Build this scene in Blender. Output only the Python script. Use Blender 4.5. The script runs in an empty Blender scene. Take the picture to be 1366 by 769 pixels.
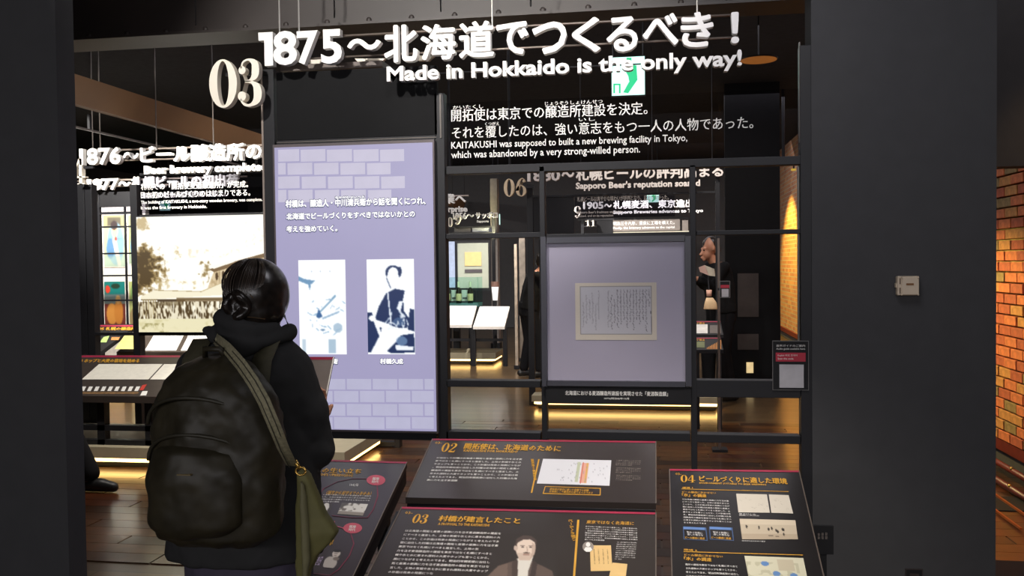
import bpy, bmesh, math, random
import numpy as np
from mathutils import Vector, Matrix
random.seed(7); rng = np.random.default_rng(7)
SC = bpy.context.scene; COL = SC.collection

# ------------------------------------------------------------------ camera
W, H, F = 1366.0, 769.0, 1200.0
CAMZ = 1.5
yaw = math.radians(9.09); pitch = math.atan(32.5/F); th = 0.012
fw0 = Vector((-math.sin(yaw), math.cos(yaw), 0)); r0 = Vector((math.cos(yaw), math.sin(yaw), 0))
fw = fw0*math.cos(pitch) - Vector((0,0,1))*math.sin(pitch)
u0 = r0.cross(fw)
rt = r0*math.cos(th) - u0*math.sin(th); up = u0*math.cos(th) + r0*math.sin(th)
cam = bpy.data.cameras.new('camera'); cam.sensor_width = 36; cam.lens = F/W*36
camo = bpy.data.objects.new('camera', cam); COL.objects.link(camo)
M = Matrix((rt, up, -fw)).transposed().to_4x4(); M.translation = Vector((0,0,CAMZ)); camo.matrix_world = M
cam.clip_start = 0.05; cam.clip_end = 60
SC.camera = camo
CP = Vector((0,0,CAMZ))
# ------------------------------------------------------------------ world, exposure
wd = bpy.data.worlds.new('world'); SC.world = wd; wd.use_nodes = True
wd.node_tree.nodes['Background'].inputs[0].default_value = (0.0159,0.0159,0.0172,1)
wd.node_tree.nodes['Background'].inputs[1].default_value = 1.0
SC.view_settings.view_transform = 'Standard'; SC.view_settings.look = 'None'
SC.view_settings.exposure = 0; SC.view_settings.gamma = 1; SC.view_settings.use_curve_mapping = False
# ------------------------------------------------------------------ lights
def area(name, loc, target, sx, sy, power, col=(1,1,1)):
    l = bpy.data.lights.new(name, 'AREA'); l.shape = 'RECTANGLE'; l.size = sx; l.size_y = sy
    l.energy = power; l.color = col
    o = bpy.data.objects.new(name, l); COL.objects.link(o); o.location = loc
    o.rotation_euler = (Vector(target)-Vector(loc)).to_track_quat('-Z','Y').to_euler()
    return o
def spot(name, loc, target, power, deg, col=(1,.95,.85), blend=.6, rad=.04):
    l = bpy.data.lights.new(name, 'SPOT'); l.energy = power; l.spot_size = math.radians(deg); l.spot_blend = blend
    l.color = col; l.shadow_soft_size = rad
    o = bpy.data.objects.new(name, l); COL.objects.link(o); o.location = loc
    o.rotation_euler = (Vector(target)-Vector(loc)).to_track_quat('-Z','Y').to_euler()
    return o
# unseen area lights, added as ambient fill to lift the black surfaces
area('ambient_fill', (-.2,-2.9,2.28), (-.2,3.8,1.2), 8, .4, 96, (1,.97,1))
area('ambient_fill', (-.5,5.4,3.6), (-.5,5.4,0), 7, 1.6, 50, (1,.95,1))
area('ambient_fill', (-1.5,8.6,3.6), (-1.5,8.9,0), 7, 1.2, 60, (1,.95,1))
area('ambient_fill', (-1.5,12,3.6), (-1.5,12.3,0), 8, 1.5, 60, (1,.95,1))
area('ambient_fill', (-1.5,17,3.6), (-1.5,19.3,0.5), 8, 3, 80, (1,.95,1))
area('ceiling_fill', (-2.2,5.2,2.72), (-2.2,6.5,3.7), 7, 1.0, 4, (1,.95,1))  # upward fill added to brighten the dark ceiling, no real cove fitting
area('ceiling_fill', (-2.2,9.5,2.72), (-2.2,10,3.7), 9, 3.0, 9, (1,.95,1))
area('ceiling_fill', (-2.2,15.5,2.72), (-2.2,16,3.7), 9, 6.0, 20, (1,.95,1))
# spotlights on the title letters, the desks and the brick wall
spot('letter_spot', (-1.6,1.5,3.35), (-1.25,3.7,2.42), 270, 54, (1,.96,.9))
spot('letter_spot', (-.4,1.7,3.35), (-.46,3.7,2.45), 108, 40, (1,.95,.88))
spot('letter_spot', (.5,1.9,3.35), (.30,3.7,2.45), 10, 34, (1,.94,.85))
spot('desk_spot', (-.6,2.2,3.3), (-.45,3.1,.7), 140, 42, (1,.93,.84))
spot('desk_spot', (.0,2.0,3.3), (.0,3.1,.7), 140, 42, (1,.93,.84))
spot('desk_spot', (.9,2.2,3.3), (.62,3.0,.7), 75, 40, (1,.92,.82))
spot('beam_light', (-1.3,3.2,2.78), (-1.0,4.3,3.0), 2.6, 120, (1,.9,.84))
spot('beam_light', (-2.4,3.3,2.7), (-2.2,4.3,2.95), .5, 110, (1,.85,.75))
spot('brick_spot', (1.2,7.3,1.7), (2.5,6.8,.35), 170, 95, (1,.74,.24))
spot('brick_spot', (1.3,17.0,3.2), (2.5,17.2,.9), 900, 80, (1,.70,.13))
spot('floor_fill', (2.0,4.8,3.2), (2.1,5.0,0), 26, 50, (1,.62,.3))  # floor spots are added fill that brightens the boards, no real fixtures
spot('floor_fill', (.9,8.2,3.3), (1.1,8.6,0), 70, 50, (1,.62,.3))
spot('floor_fill', (-5.4,8.9,3.3), (-5.4,9.0,0), 900, 75, (1,.92,.76))
spot('row_spot', (-4.5,5.3,2.88), (-4.45,7.0,2.4), 330, 60, (1,.96,.88))
spot('floor_fill', (0,8.4,3.3), (.1,8.5,0), 190, 60, (1,.9,.72))
spot('floor_fill', (-.9,10.9,3.3), (-.9,11.2,0), 260, 60, (1,.82,.5))
spot('floor_fill', (-3.0,5.2,3.3), (-3.2,5.6,0), 60, 50, (1,.85,.6))
spot('row_spot', (-3.5,5.5,2.88), (-3.4,7.05,2.4), 330, 60, (1,.95,.84))
spot('row_spot', (-2.6,5.6,3.2), (-2.5,6.6,.7), 190, 60, (1,.95,.86))
spot('row_spot', (-3.9,5.3,3.2), (-3.9,6.6,.7), 190, 60, (1,.95,.86))
spot('row_spot', (-6.3,8.9,3.2), (-6.2,10.4,2.3), 700, 80, (1,.96,.88))
spot('row_spot', (0.0,7.9,3.2), (.1,9.4,2.4), 75, 75, (1,.93,.85))
spot('row_spot', (.9,7.9,3.2), (1.0,9.4,2.4), 45, 70, (1,.93,.85))
spot('row_spot', (-.6,12.3,3.2), (.4,13.4,2.3), 330, 90, (1,.95,.9))
spot('row_spot', (-1.9,12.2,3.2), (-1.9,13.4,.9), 420, 100, (1,.95,.88))
spot('poster_spot', (-8.1,10.9,3.2), (-8.2,12.6,1.4), 620, 95, (1,.97,.92))
spot('duct_light', (-2.6,9.0,2.0), (-4.4,10.8,2.9), 13, 80, (1,.75,.42))
spot('duct_light', (-2.6,15.0,2.0), (-4.4,15.5,2.9), 60, 120, (.95,.9,.5))

# ------------------------------------------------------------------ projection helpers (pixel -> point on a real plane)
def ray(px,py): return (fw*F + rt*(px-W/2) - up*(py-H/2)).normalized()
def PY(px,py,Y): d = ray(px,py); return CP + d*(Y/d.y)
def PX(px,py,X): d = ray(px,py); return CP + d*(X/d.x)
def PZ(px,py,z): d = ray(px,py); return CP + d*((z-CAMZ)/d.z)
SL = .35
def PD(px,py,Yr=3.55,zr=.81,lift=0.0):      # on the sloping plane of a reading desk
    d = ray(px,py)                          # z = zr + SL*(Y-Yr)
    t = (zr+lift - SL*Yr - CAMZ)/(d.z-SL*d.y)
    return CP + d*t

# ------------------------------------------------------------------ materials
def lin(c):
    c = c/255.0
    return c/12.92 if c <= .04045 else ((c+.055)/1.055)**2.4
_m = {}
def mat(name, rgb, rough=.6, metal=0.0, emit=0.0, var=.12, scale=14, bump=0.0, srgb=True, spec=.5, coat=0):
    if name in _m: return _m[name]
    m = bpy.data.materials.new(name); m.use_nodes = True; nt = m.node_tree; b = nt.nodes['Principled BSDF']
    c = tuple(lin(v) for v in rgb) if srgb else rgb
    tc = nt.nodes.new('ShaderNodeTexCoord'); nz = nt.nodes.new('ShaderNodeTexNoise'); nz.inputs['Scale'].default_value = scale
    nz.inputs['Detail'].default_value = 4
    nt.links.new(tc.outputs['Object'], nz.inputs['Vector'])
    rp = nt.nodes.new('ShaderNodeValToRGB')
    rp.color_ramp.elements[0].position = .3; rp.color_ramp.elements[1].position = .7
    rp.color_ramp.elements[0].color = tuple(v*(1-var) for v in c)+(1,)
    rp.color_ramp.elements[1].color = tuple(min(1,v*(1+var)) for v in c)+(1,)
    nt.links.new(nz.outputs['Fac'], rp.inputs['Fac'])
    if emit:
        b.inputs['Base Color'].default_value = (.01,.01,.01,1)
        nt.links.new(rp.outputs[0], b.inputs['Emission Color']); b.inputs['Emission Strength'].default_value = emit
    else:
        nt.links.new(rp.outputs[0], b.inputs['Base Color'])
    b.inputs['Roughness'].default_value = rough; b.inputs['Metallic'].default_value = metal
    b.inputs['Specular IOR Level'].default_value = spec
    if coat: b.inputs['Coat Weight'].default_value = coat; b.inputs['Coat Roughness'].default_value = .14
    if bump:
        bp = nt.nodes.new('ShaderNodeBump'); bp.inputs['Strength'].default_value = bump; bp.inputs['Distance'].default_value = .01
        nt.links.new(nz.outputs['Fac'], bp.inputs['Height']); nt.links.new(bp.outputs[0], b.inputs['Normal'])
    _m[name] = m; return m
def glass(name, tint=(1,1,1), refl=.05, dens=1.0):
    if name in _m: return _m[name]
    m = bpy.data.materials.new(name); m.use_nodes = True; nt = m.node_tree; nt.nodes.clear()
    out = nt.nodes.new('ShaderNodeOutputMaterial'); mx = nt.nodes.new('ShaderNodeMixShader')
    t = nt.nodes.new('ShaderNodeBsdfTransparent'); g = nt.nodes.new('ShaderNodeBsdfGlossy')
    t.inputs[0].default_value = tuple(v*dens for v in tint)+(1,); g.inputs['Roughness'].default_value = .03
    mx.inputs[0].default_value = refl
    nt.links.new(t.outputs[0], mx.inputs[1]); nt.links.new(g.outputs[0], mx.inputs[2]); nt.links.new(mx.outputs[0], out.inputs[0])
    _m[name] = m; return m
def attr_mat(name, emit=0.0, rough=.35):
    if name in _m: return _m[name]
    m = bpy.data.materials.new(name); m.use_nodes = True; nt = m.node_tree; b = nt.nodes['Principled BSDF']
    a = nt.nodes.new('ShaderNodeVertexColor'); a.layer_name = 'Col'
    if emit:
        b.inputs['Base Color'].default_value = (.01,.01,.01,1)
        nt.links.new(a.outputs[0], b.inputs['Emission Color']); b.inputs['Emission Strength'].default_value = emit
    else: nt.links.new(a.outputs[0], b.inputs['Base Color'])
    b.inputs['Roughness'].default_value = rough
    _m[name] = m; return m

BLK = mat('black_paint', (.015,.015,.017), .6, var=.05, srgb=False, spec=.2)
BLK2 = mat('black_frame_metal', (.016,.016,.019), .45, .0, var=.06, srgb=False, spec=.3)
WALLB = mat('black_wall_paint', (.070,.070,.074), .8, var=.04, srgb=False, spec=.1)
CREAM = mat('cream_letter', (236,228,214), .5, var=.02)
WHT = mat('white_letter', (244,242,240), .5, var=.02)
PRINT = mat('white_print', (232,230,226), .6, var=.03)
GOLD = mat('gold_print', (214,160,52), .5, var=.08)
RAILM = mat('pale_metal_rail', (150,138,130), .4, .6, var=.05)
WIRE = mat('steel_wire', (190,186,180), .35, .7, var=.05)
DESK = mat('desk_print_brown', (52,45,42), .3, var=.05, scale=5, coat=.15)
DESK2 = mat('desk_print_purple', (55,47,50), .3, var=.05, scale=5, coat=.15)
DESK4 = mat('desk_print_black', (28,25,25), .3, var=.05, scale=5, coat=.1)
CRIM = mat('crimson_stripe', (160,42,72), .45)
PINK = mat('pink_print', (196,86,104), .5)
LED = mat('warm_led', (255,204,120), .5, emit=6.0, var=.02)
PALE = mat('pale_plinth', (176,166,140), .5, var=.05)

# ------------------------------------------------------------------ mesh builder
def root_loc(p):
    while p.parent: p = p.parent
    return Vector(p.location)
def link_mesh(name, verts, faces, m, parent=None, smooth=False):
    off = root_loc(parent) if parent else Vector((0,0,0))
    me = bpy.data.meshes.new(name)
    me.from_pydata([tuple(Vector(v)-off) for v in verts], [], faces)
    if m: me.materials.append(m)
    if smooth: me.polygons.foreach_set('use_smooth', [True]*len(me.polygons))
    me.update()
    o = bpy.data.objects.new(name, me); COL.objects.link(o)
    if parent: o.parent = parent
    return o
class MB:
    def __init__(s): s.v=[]; s.f=[]
    def quadbox(s, c):              # 8 corners: bottom 4 ccw, top 4 ccw
        n=len(s.v); s.v += [tuple(p) for p in c]
        s.f += [(n+3,n+2,n+1,n),(n+4,n+5,n+6,n+7),(n,n+1,n+5,n+4),(n+1,n+2,n+6,n+5),(n+2,n+3,n+7,n+6),(n+3,n,n+4,n+7)]
        return s
    def box(s,x0,x1,y0,y1,z0,z1):
        return s.quadbox([(x0,y0,z0),(x1,y0,z0),(x1,y1,z0),(x0,y1,z0),(x0,y0,z1),(x1,y0,z1),(x1,y1,z1),(x0,y1,z1)])
    def pbox(s,x0,x1,y0,y1,Y,t=.05):  # a box whose front lies on the plane Y over the given part of it
        ym=(y0+y1)/2; xm=(x0+x1)/2
        X0=PY(x0,ym,Y).x; X1=PY(x1,ym,Y).x; Z1=PY(xm,y0,Y).z; Z0=PY(xm,y1,Y).z
        return s.box(X0,X1,Y,Y+t,Z0,Z1)
    def tube(s,pts,r,n=8,cap=True):
        pts=[Vector(p) for p in pts]; rs = r if isinstance(r,(list,tuple)) else [r]*len(pts)
        b=len(s.v); prev=None
        for i,p in enumerate(pts):
            d=(pts[min(i+1,len(pts)-1)]-pts[max(i-1,0)]).normalized()
            if prev is None:
                a=d.orthogonal().normalized()
            else: a=(prev-d*prev.dot(d)).normalized()
            prev=a; c=d.cross(a)
            for k in range(n):
                t=2*math.pi*k/n; s.v.append(tuple(p+(a*math.cos(t)+c*math.sin(t))*rs[i]))
        for i in range(len(pts)-1):
            for k in range(n):
                s.f.append((b+i*n+k,b+i*n+(k+1)%n,b+(i+1)*n+(k+1)%n,b+(i+1)*n+k))
        if cap:
            s.f.append(tuple(b+k for k in range(n))[::-1]); s.f.append(tuple(b+(len(pts)-1)*n+k for k in range(n)))
        return s
    def lathe(s,cx,cy,prof,n=16):
        b=len(s.v)
        for r,z in prof:
            for k in range(n):
                t=2*math.pi*k/n; s.v.append((cx+r*math.cos(t),cy+r*math.sin(t),z))
        for i in range(len(prof)-1):
            for k in range(n): s.f.append((b+i*n+k,b+i*n+(k+1)%n,b+(i+1)*n+(k+1)%n,b+(i+1)*n+k))
        s.f.append(tuple(b+k for k in range(n))[::-1]); s.f.append(tuple(b+(len(prof)-1)*n+k for k in range(n)))
        return s
    def loft(s,rings,n=24):  # rings: (z,cx,cy,rx,ry)
        b=len(s.v)
        for z,cx,cy,rx,ry in rings:
            for k in range(n):
                t=2*math.pi*k/n; s.v.append((cx+rx*math.cos(t),cy+ry*math.sin(t),z))
        for i in range(len(rings)-1):
            for k in range(n): s.f.append((b+i*n+k,b+i*n+(k+1)%n,b+(i+1)*n+(k+1)%n,b+(i+1)*n+k))
        s.f.append(tuple(b+k for k in range(n))[::-1]); s.f.append(tuple(b+(len(rings)-1)*n+k for k in range(n)))
        return s
    def ball(s,c,rx,ry=None,rz=None,n=16,m=10):
        ry=ry or rx; rz=rz or rx; b=len(s.v); c=Vector(c)
        for i in range(1,m):
            ph=math.pi*i/m
            for k in range(n):
                t=2*math.pi*k/n; s.v.append((c.x+rx*math.sin(ph)*math.cos(t),c.y+ry*math.sin(ph)*math.sin(t),c.z-rz*math.cos(ph)))
        s.v.append((c.x,c.y,c.z-rz)); s.v.append((c.x,c.y,c.z+rz)); lo=len(s.v)-2; hi=lo+1
        for i in range(m-2):
            for k in range(n): s.f.append((b+i*n+k,b+i*n+(k+1)%n,b+(i+1)*n+(k+1)%n,b+(i+1)*n+k))
        for k in range(n):
            s.f.append((lo,b+(k+1)%n,b+k)); s.f.append((hi,b+(m-2)*n+k,b+(m-2)*n+(k+1)%n))
        return s
    def build(s,name,m,parent=None,smooth=False,bevel=0,remesh=0,sub=0,smoothn=0,disp=0):
        o=link_mesh(name,s.v,s.f,m,parent,smooth)
        if bevel or remesh or sub:
            if bevel:
                b=o.modifiers.new('b','BEVEL'); b.width=bevel; b.segments=2; b.limit_method='ANGLE'
            if remesh:
                r=o.modifiers.new('r','REMESH'); r.mode='VOXEL'; r.voxel_size=remesh; r.use_smooth_shade=True
            if smoothn:
                q=o.modifiers.new('s','SMOOTH'); q.iterations=smoothn; q.factor=.6
            if disp:
                tx=bpy.data.textures.new('folds','CLOUDS'); tx.noise_scale=.09; tx.noise_depth=2
                q=o.modifiers.new('d','DISPLACE'); q.texture=tx; q.strength=disp; q.mid_level=.5; q.texture_coords='LOCAL'
            if sub:
                q=o.modifiers.new('u','SUBSURF'); q.levels=sub; q.render_levels=sub
            dg=bpy.context.evaluated_depsgraph_get(); me=bpy.data.meshes.new_from_object(o.evaluated_get(dg))
            o.modifiers.clear(); o.data=me
        return o
def tag(o,label,cat,group=None):
    o['label']=label; o['category']=cat
    if group: o['group']=group
    return o
def thing(name,label,cat,loc,group=None):
    o=bpy.data.objects.new(name,None); COL.objects.link(o); o.location=loc; o.empty_display_size=.1
    bpy.context.view_layer.update()
    return tag(o,label,cat,group)
def struct(o): o['kind']='structure'; return o

# ------------------------------------------------------------------ text
_tc={}
def cjk_in(t): return any(ord(c)>0x2fff for c in t)
def glyphs(text,off=0.0,res=2,ext=0.0,space=1.0,line=1.0):
    k=(text,off,res,ext,space,line)
    if k in _tc: return _tc[k]
    if off>0 and cjk_in(text):          # heavier strokes: overlapping shifted copies (an offset outline breaks dense characters)
        v,f=glyphs(text,0.0,res,ext,space,line)
        n=8 if off>.028 else (4 if off>.012 else 2); V=[];Fs=[]
        for i in range(n):
            a=2*math.pi*i/n+(0 if n!=4 else .785); w=v.copy(); w[:,0]+=off*math.cos(a); w[:,1]+=off*math.sin(a)*(.8); w[:,2]+=i*.004
            Fs+=[tuple(q+len(V)*len(v) for q in p) for p in f]; V.append(w)
        r=(np.concatenate(V),Fs); _tc[k]=r; return r
    c=bpy.data.curves.new('t','FONT'); c.body=text; c.offset=off; c.resolution_u=res; c.extrude=ext; c.space_character=space; c.space_line=line
    o=bpy.data.objects.new('t',c); COL.objects.link(o)
    dg=bpy.context.evaluated_depsgraph_get(); me=bpy.data.meshes.new_from_object(o.evaluated_get(dg))
    v=np.zeros(len(me.vertices)*3); me.vertices.foreach_get('co',v); v=v.reshape(-1,3)
    f=[tuple(p.vertices) for p in me.polygons]
    bpy.data.objects.remove(o); bpy.data.curves.remove(c); bpy.data.meshes.remove(me)
    _tc[k]=(v,f); return v,f
def comps(n,faces):
    p=list(range(n))
    def fd(a):
        while p[a]!=a: p[a]=p[p[a]]; a=p[a]
        return a
    for f in faces:
        a=fd(f[0])
        for b in f[1:]: p[fd(b)]=a
    return [fd(i) for i in range(n)]
def weld(v,f):
    key={}; mp=[]
    for i,c in enumerate(np.round(v,5)):
        t=tuple(c); mp.append(key.setdefault(t,i))
    return [tuple(mp[a] for a in q) for q in f]
def split_letters(v,f,cjk):
    fw_=weld(v,f); cp=comps(len(v),fw_)
    groups={}
    for i,q in enumerate(fw_): groups.setdefault(cp[q[0]],[]).append(i)
    items=[]
    for g,fl in groups.items():
        idx=sorted({a for i in fl for a in f[i]}); xs=v[idx,0]; items.append([xs.min(),xs.max(),fl])
    items.sort(key=lambda t:t[0]); out=[]
    if cjk:
        cells={}
        for a,b,fl in items: cells.setdefault(int(math.floor((a+b)/2/cjk)),[]).extend(fl)
        out=[cells[k] for k in sorted(cells)]
    else:
        cur=None
        for a,b,fl in items:
            if cur and a < cur[1]-.3*min(b-a,cur[1]-cur[0]): cur[1]=max(cur[1],b); cur[2]+=fl
            else:
                cur=[a,b,list(fl)]; out.append(cur)
        out=[o[2] for o in out]
    return out
_w1=glyphs('北北')[0]; _w0=glyphs('北')[0]; ADV=(_w1[:,0].max()-_w0[:,0].max())
def emit_sub(name,v,f,sel,m,parent):
    idx=sorted({a for i in sel for a in f[i]}); mp={a:i for i,a in enumerate(idx)}
    return link_mesh(name,[v[a] for a in idx],[tuple(mp[a] for a in f[i]) for i in sel],m,parent)
def wall_text(text,x0,x1,y0,y1,Y,m,parent,off=.02,ext=0.0,th=0.0,name='printed_text',split=None,res=2,xr=None):
    """text on the plane Y=const, its bounding box fitted to the given part of the plane; th = thickness in metres"""
    v,f=glyphs(text,off,res,1.0 if th else 0.0)
    a=v[:,:2].min(0); b=v[:,:2].max(0)
    A=PY(x0,y1,Y); B=PY(x0,y0,Y); C=PY(x1,y1,Y)
    w=v.copy()
    w[:,0]=A.x+(v[:,0]-a[0])/(b[0]-a[0])*(C.x-A.x)
    w[:,2]=A.z+(v[:,1]-a[1])/(b[1]-a[1])*(B.z-A.z)
    w[:,1]=Y - np.where(v[:,2]<-.5,v[:,2]+1,np.where(v[:,2]>.9,v[:,2]-1,v[:,2]))*.06 + (0 if not th else np.where(v[:,2]>0,0,th))
    if split is None: return link_mesh(name,w.tolist(),f,m,parent)
    for sel in split_letters(v,f,ADV if split=='cjk' else 0): emit_sub('letter',w,f,sel,m,parent)
def desk_text(text,tl,tr,bl,m,parent,Yr,zr,off=.01,res=1,name='printed_text',lift=.0012,line=1.0):
    """text printed on a reading desk; tl,tr,bl = where the corners of its block lie on the desk plane"""
    v,f=glyphs(text,off,res,line=1.75 if text.count('\n')>2 else 1.0)
    a=v[:,:2].min(0); b=v[:,:2].max(0)
    TL=PD(*tl,Yr,zr,lift); TR=PD(*tr,Yr,zr,lift); BL=PD(*bl,Yr,zr,lift)
    X=(v[:,0]-a[0])/(b[0]-a[0]); Z=(b[1]-v[:,1])/(b[1]-a[1])
    w=[TL+(TR-TL)*float(p)+(BL-TL)*float(q)+Vector((0,0,float(r)*.03)) for p,q,r in zip(X,Z,v[:,2])]
    return link_mesh(name,w,f,m,parent)
def desk_poly(px,m,parent,Yr,zr,lift=.001,name='printed_shape',th=0):
    top=[PD(x,y,Yr,zr,lift) for x,y in px]
    n=len(top)
    if not th: return link_mesh(name,top,[tuple(range(n))[::-1]],m,parent)
    bot=[p-Vector((0,0,th)) for p in top]
    f=[tuple(range(n))[::-1],tuple(range(n,2*n))]+[(i,(i+1)%n,n+(i+1)%n,n+i) for i in range(n)]
    return link_mesh(name,top+bot,f,m,parent)
# ------------------------------------------------------------------ small painted pictures (flat prints)
class Img:
    def __init__(s,w,h,bg):
        s.w=w; s.h=h; s.a=np.zeros((h+1,w+1,3)); s.a[:]=np.array(bg)/255
        yy,xx=np.mgrid[0:h+1,0:w+1]; s.u=xx/w; s.v=yy/h
    def put(s,mask,c,al=1.0):
        mk=(mask.astype(float)*al)[...,None]; s.a=s.a*(1-mk)+np.array(c)/255*mk; return s
    def ell(s,cx,cy,rx,ry,c,al=1.0): return s.put(((s.u-cx)/rx)**2+((s.v-cy)/ry)**2<1,c,al)
    def rect(s,x0,y0,x1,y1,c,al=1.0): return s.put((s.u>=x0)&(s.u<=x1)&(s.v>=y0)&(s.v<=y1),c,al)
    def poly(s,pts,c,al=1.0):
        ins=np.zeros(s.u.shape,bool); n=len(pts)
        for i in range(n):
            x1,y1=pts[i]; x2,y2=pts[(i+1)%n]
            cond=((y1>s.v)!=(y2>s.v))&(s.u<(x2-x1)*(s.v-y1)/((y2-y1) if y2!=y1 else 1e-9)+x1)
            ins^=cond
        return s.put(ins,c,al)
    def line(s,x0,y0,x1,y1,t,c,al=1.0):
        dx=x1-x0; dy=y1-y0; L=dx*dx+dy*dy+1e-9
        q=np.clip(((s.u-x0)*dx+(s.v-y0)*dy)/L,0,1)
        return s.put(((s.u-x0-q*dx)**2+(s.v-y0-q*dy)**2)<t*t,c,al)
    def noise(s,n,m):
        g=rng.random((m+2,n+2)); x=s.u*n; y=s.v*m; xi=x.astype(int); yi=y.astype(int); fx=x-xi; fy=y-yi
        return (g[yi,xi]*(1-fx)*(1-fy)+g[yi,xi+1]*fx*(1-fy)+g[yi+1,xi]*(1-fx)*fy+g[yi+1,xi+1]*fx*fy)
    def blur(s,k=1):
        for _ in range(k):
            p=np.pad(s.a,((1,1),(1,1),(0,0)),'edge'); s.a=(p[1:-1,1:-1]*2+p[:-2,1:-1]+p[2:,1:-1]+p[1:-1,:-2]+p[1:-1,2:])/6
        return s
    def build(s,name,corner,m,parent):       # corner(u,v)->world point, v down
        TL,TR,BL,BR=[np.array(corner(a,b)) for a,b in ((0,0),(1,0),(0,1),(1,1))]
        u=s.u[...,None]; v=s.v[...,None]
        P=(TL*(1-u)*(1-v)+TR*u*(1-v)+BL*(1-u)*v+BR*u*v).reshape(-1,3)
        w=s.w; h=s.h
        i=np.arange(h*w); r=i//w; c=i%w; a=r*(w+1)+c
        F_=np.stack([a,a+w+1,a+w+2,a+1],1).tolist()
        o=link_mesh(name,P.tolist(),F_,m,parent)
        at=o.data.color_attributes.new('Col','FLOAT_COLOR','POINT')
        A=np.clip(s.a.reshape(-1,3),0,1); L=np.where(A<=.04045,A/12.92,((A+.055)/1.055)**2.4)
        at.data.foreach_set('color',np.concatenate([L,np.ones((len(L),1))],1).ravel())
        return o
def on_wall(x0,x1,y0,y1,Y):
    A=PY(x0,(y0+y1)/2,Y).x; B=PY(x1,(y0+y1)/2,Y).x; T=PY((x0+x1)/2,y0,Y).z; Bo=PY((x0+x1)/2,y1,Y).z
    return lambda u,v:(A+(B-A)*u,Y,T+(Bo-T)*v)
def on_desk(tl,tr,bl,br,Yr,zr,lift=.0012):
    q=[PD(*p,Yr,zr,lift) for p in (tl,tr,bl,br)]
    return lambda u,v: tuple(q[0]*(1-u)*(1-v)+q[1]*u*(1-v)+q[2]*(1-u)*v+q[3]*u*v)

# ================================================================== STRUCTURE
# floor: slab with planked near part
fl = mat('floor_wood', (92,62,34), .22, var=.25, scale=3)
def floor_mat():
    m=bpy.data.materials.new('floor_planks'); m.use_nodes=True; nt=m.node_tree; b=nt.nodes['Principled BSDF']
    tc=nt.nodes.new('ShaderNodeTexCoord'); br=nt.nodes.new('ShaderNodeTexBrick')
    br.inputs['Color1'].default_value=(.15,.092,.042,1); br.inputs['Color2'].default_value=(.10,.06,.028,1); br.inputs['Mortar'].default_value=(.03,.015,.008,1)
    br.inputs['Scale'].default_value=1; br.inputs['Mortar Size'].default_value=.003; br.inputs['Brick Width'].default_value=1.1; br.inputs['Row Height'].default_value=.14
    nt.links.new(tc.outputs['Object'],br.inputs['Vector']); nt.links.new(br.outputs['Color'],b.inputs['Base Color'])
    b.inputs['Roughness'].default_value=.3; b.inputs['Coat Weight'].default_value=.6; b.inputs['Coat Roughness'].default_value=.16
    return m
fo=struct(MB().box(-12,4.5,-3,21,-.12,-.006).build('floor',floor_mat()))
PL=[mat('plank_wood_%s'%n,tuple(int(q*.86) for q in c),.3,var=.3,scale=9,coat=.6) for n,c in (('amber',(112,72,36)),('brown',(92,58,30)),('red_brown',(98,52,28)),('dark',(74,46,26)))]
pm=[MB().box(-.545,.545,-.068,.068,-.006,0).build('plank',p,fo) for p in PL]
cnt=0
for r in range(31):
    for c in range(8):
        x=-4.2+c*1.1+(r%3)*.37; y=4.25+r*.14
        if x>3.2: continue
        if cnt<4: o=pm[cnt]
        else:
            o=pm[random.randrange(4)].copy(); COL.objects.link(o); o.parent=fo
        o.location=(x,y,0); cnt+=1
struct(MB().box(-12,4.5,-3,21,3.7,3.8).build('ceiling',mat('ceiling_black',(.032,.032,.034),.9,srgb=False,spec=.05)))
struct(MB().box(-12,4.5,20.8,21,0,3.7).build('wall_back',WALLB))
struct(MB().box(-12.2,-12,-3,21,0,3.7).build('wall_left',WALLB))
# near black partition at the left edge of the view
X=PY(104,384,2.9).x
pw=MB(); a=PY(102,200,3.0).x
pw.box(a-4,a,2.9,3.0,0,1.98); pw.box(a-4,a,2.9,3.0,1.98,3.7)
struct(pw.build('wall_near_left',WALLB))
# black wall right of the display frame
xa=PY(1083,400,3.8).x; xb=PY(1329,400,3.8).x
struct(MB().box(xa,xb,3.8,3.95,0,3.7).build('wall_front_right',WALLB))
struct(MB().box(xb-.12,xb,3.95,5.6,0,0.02).build('trim_1',WALLB))
# black lintel above the doorway beyond
z=PY(1345,226,5.2).z
struct(MB().box(xb,4.4,5.2,5.35,PY(1345,222,5.2).z,3.7).build('trim_2',WALLB))
# black floor mat near the doorway
BX=2.46
mz=PZ(1345,750,0.0); mz2=PZ(1345,683,0.0)
tag(MB().box(1.55,4.4,2.2,mz.y,0.0,.006).build('floor_mat',BLK),'black floor mat in front of the doorway at the right edge','mat')
tag(MB().box(1.6,2.40,mz2.y,6.0,0.0,.006).build('floor_runner',BLK),'black runner on the wood floor below the brick wall','runner')
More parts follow.
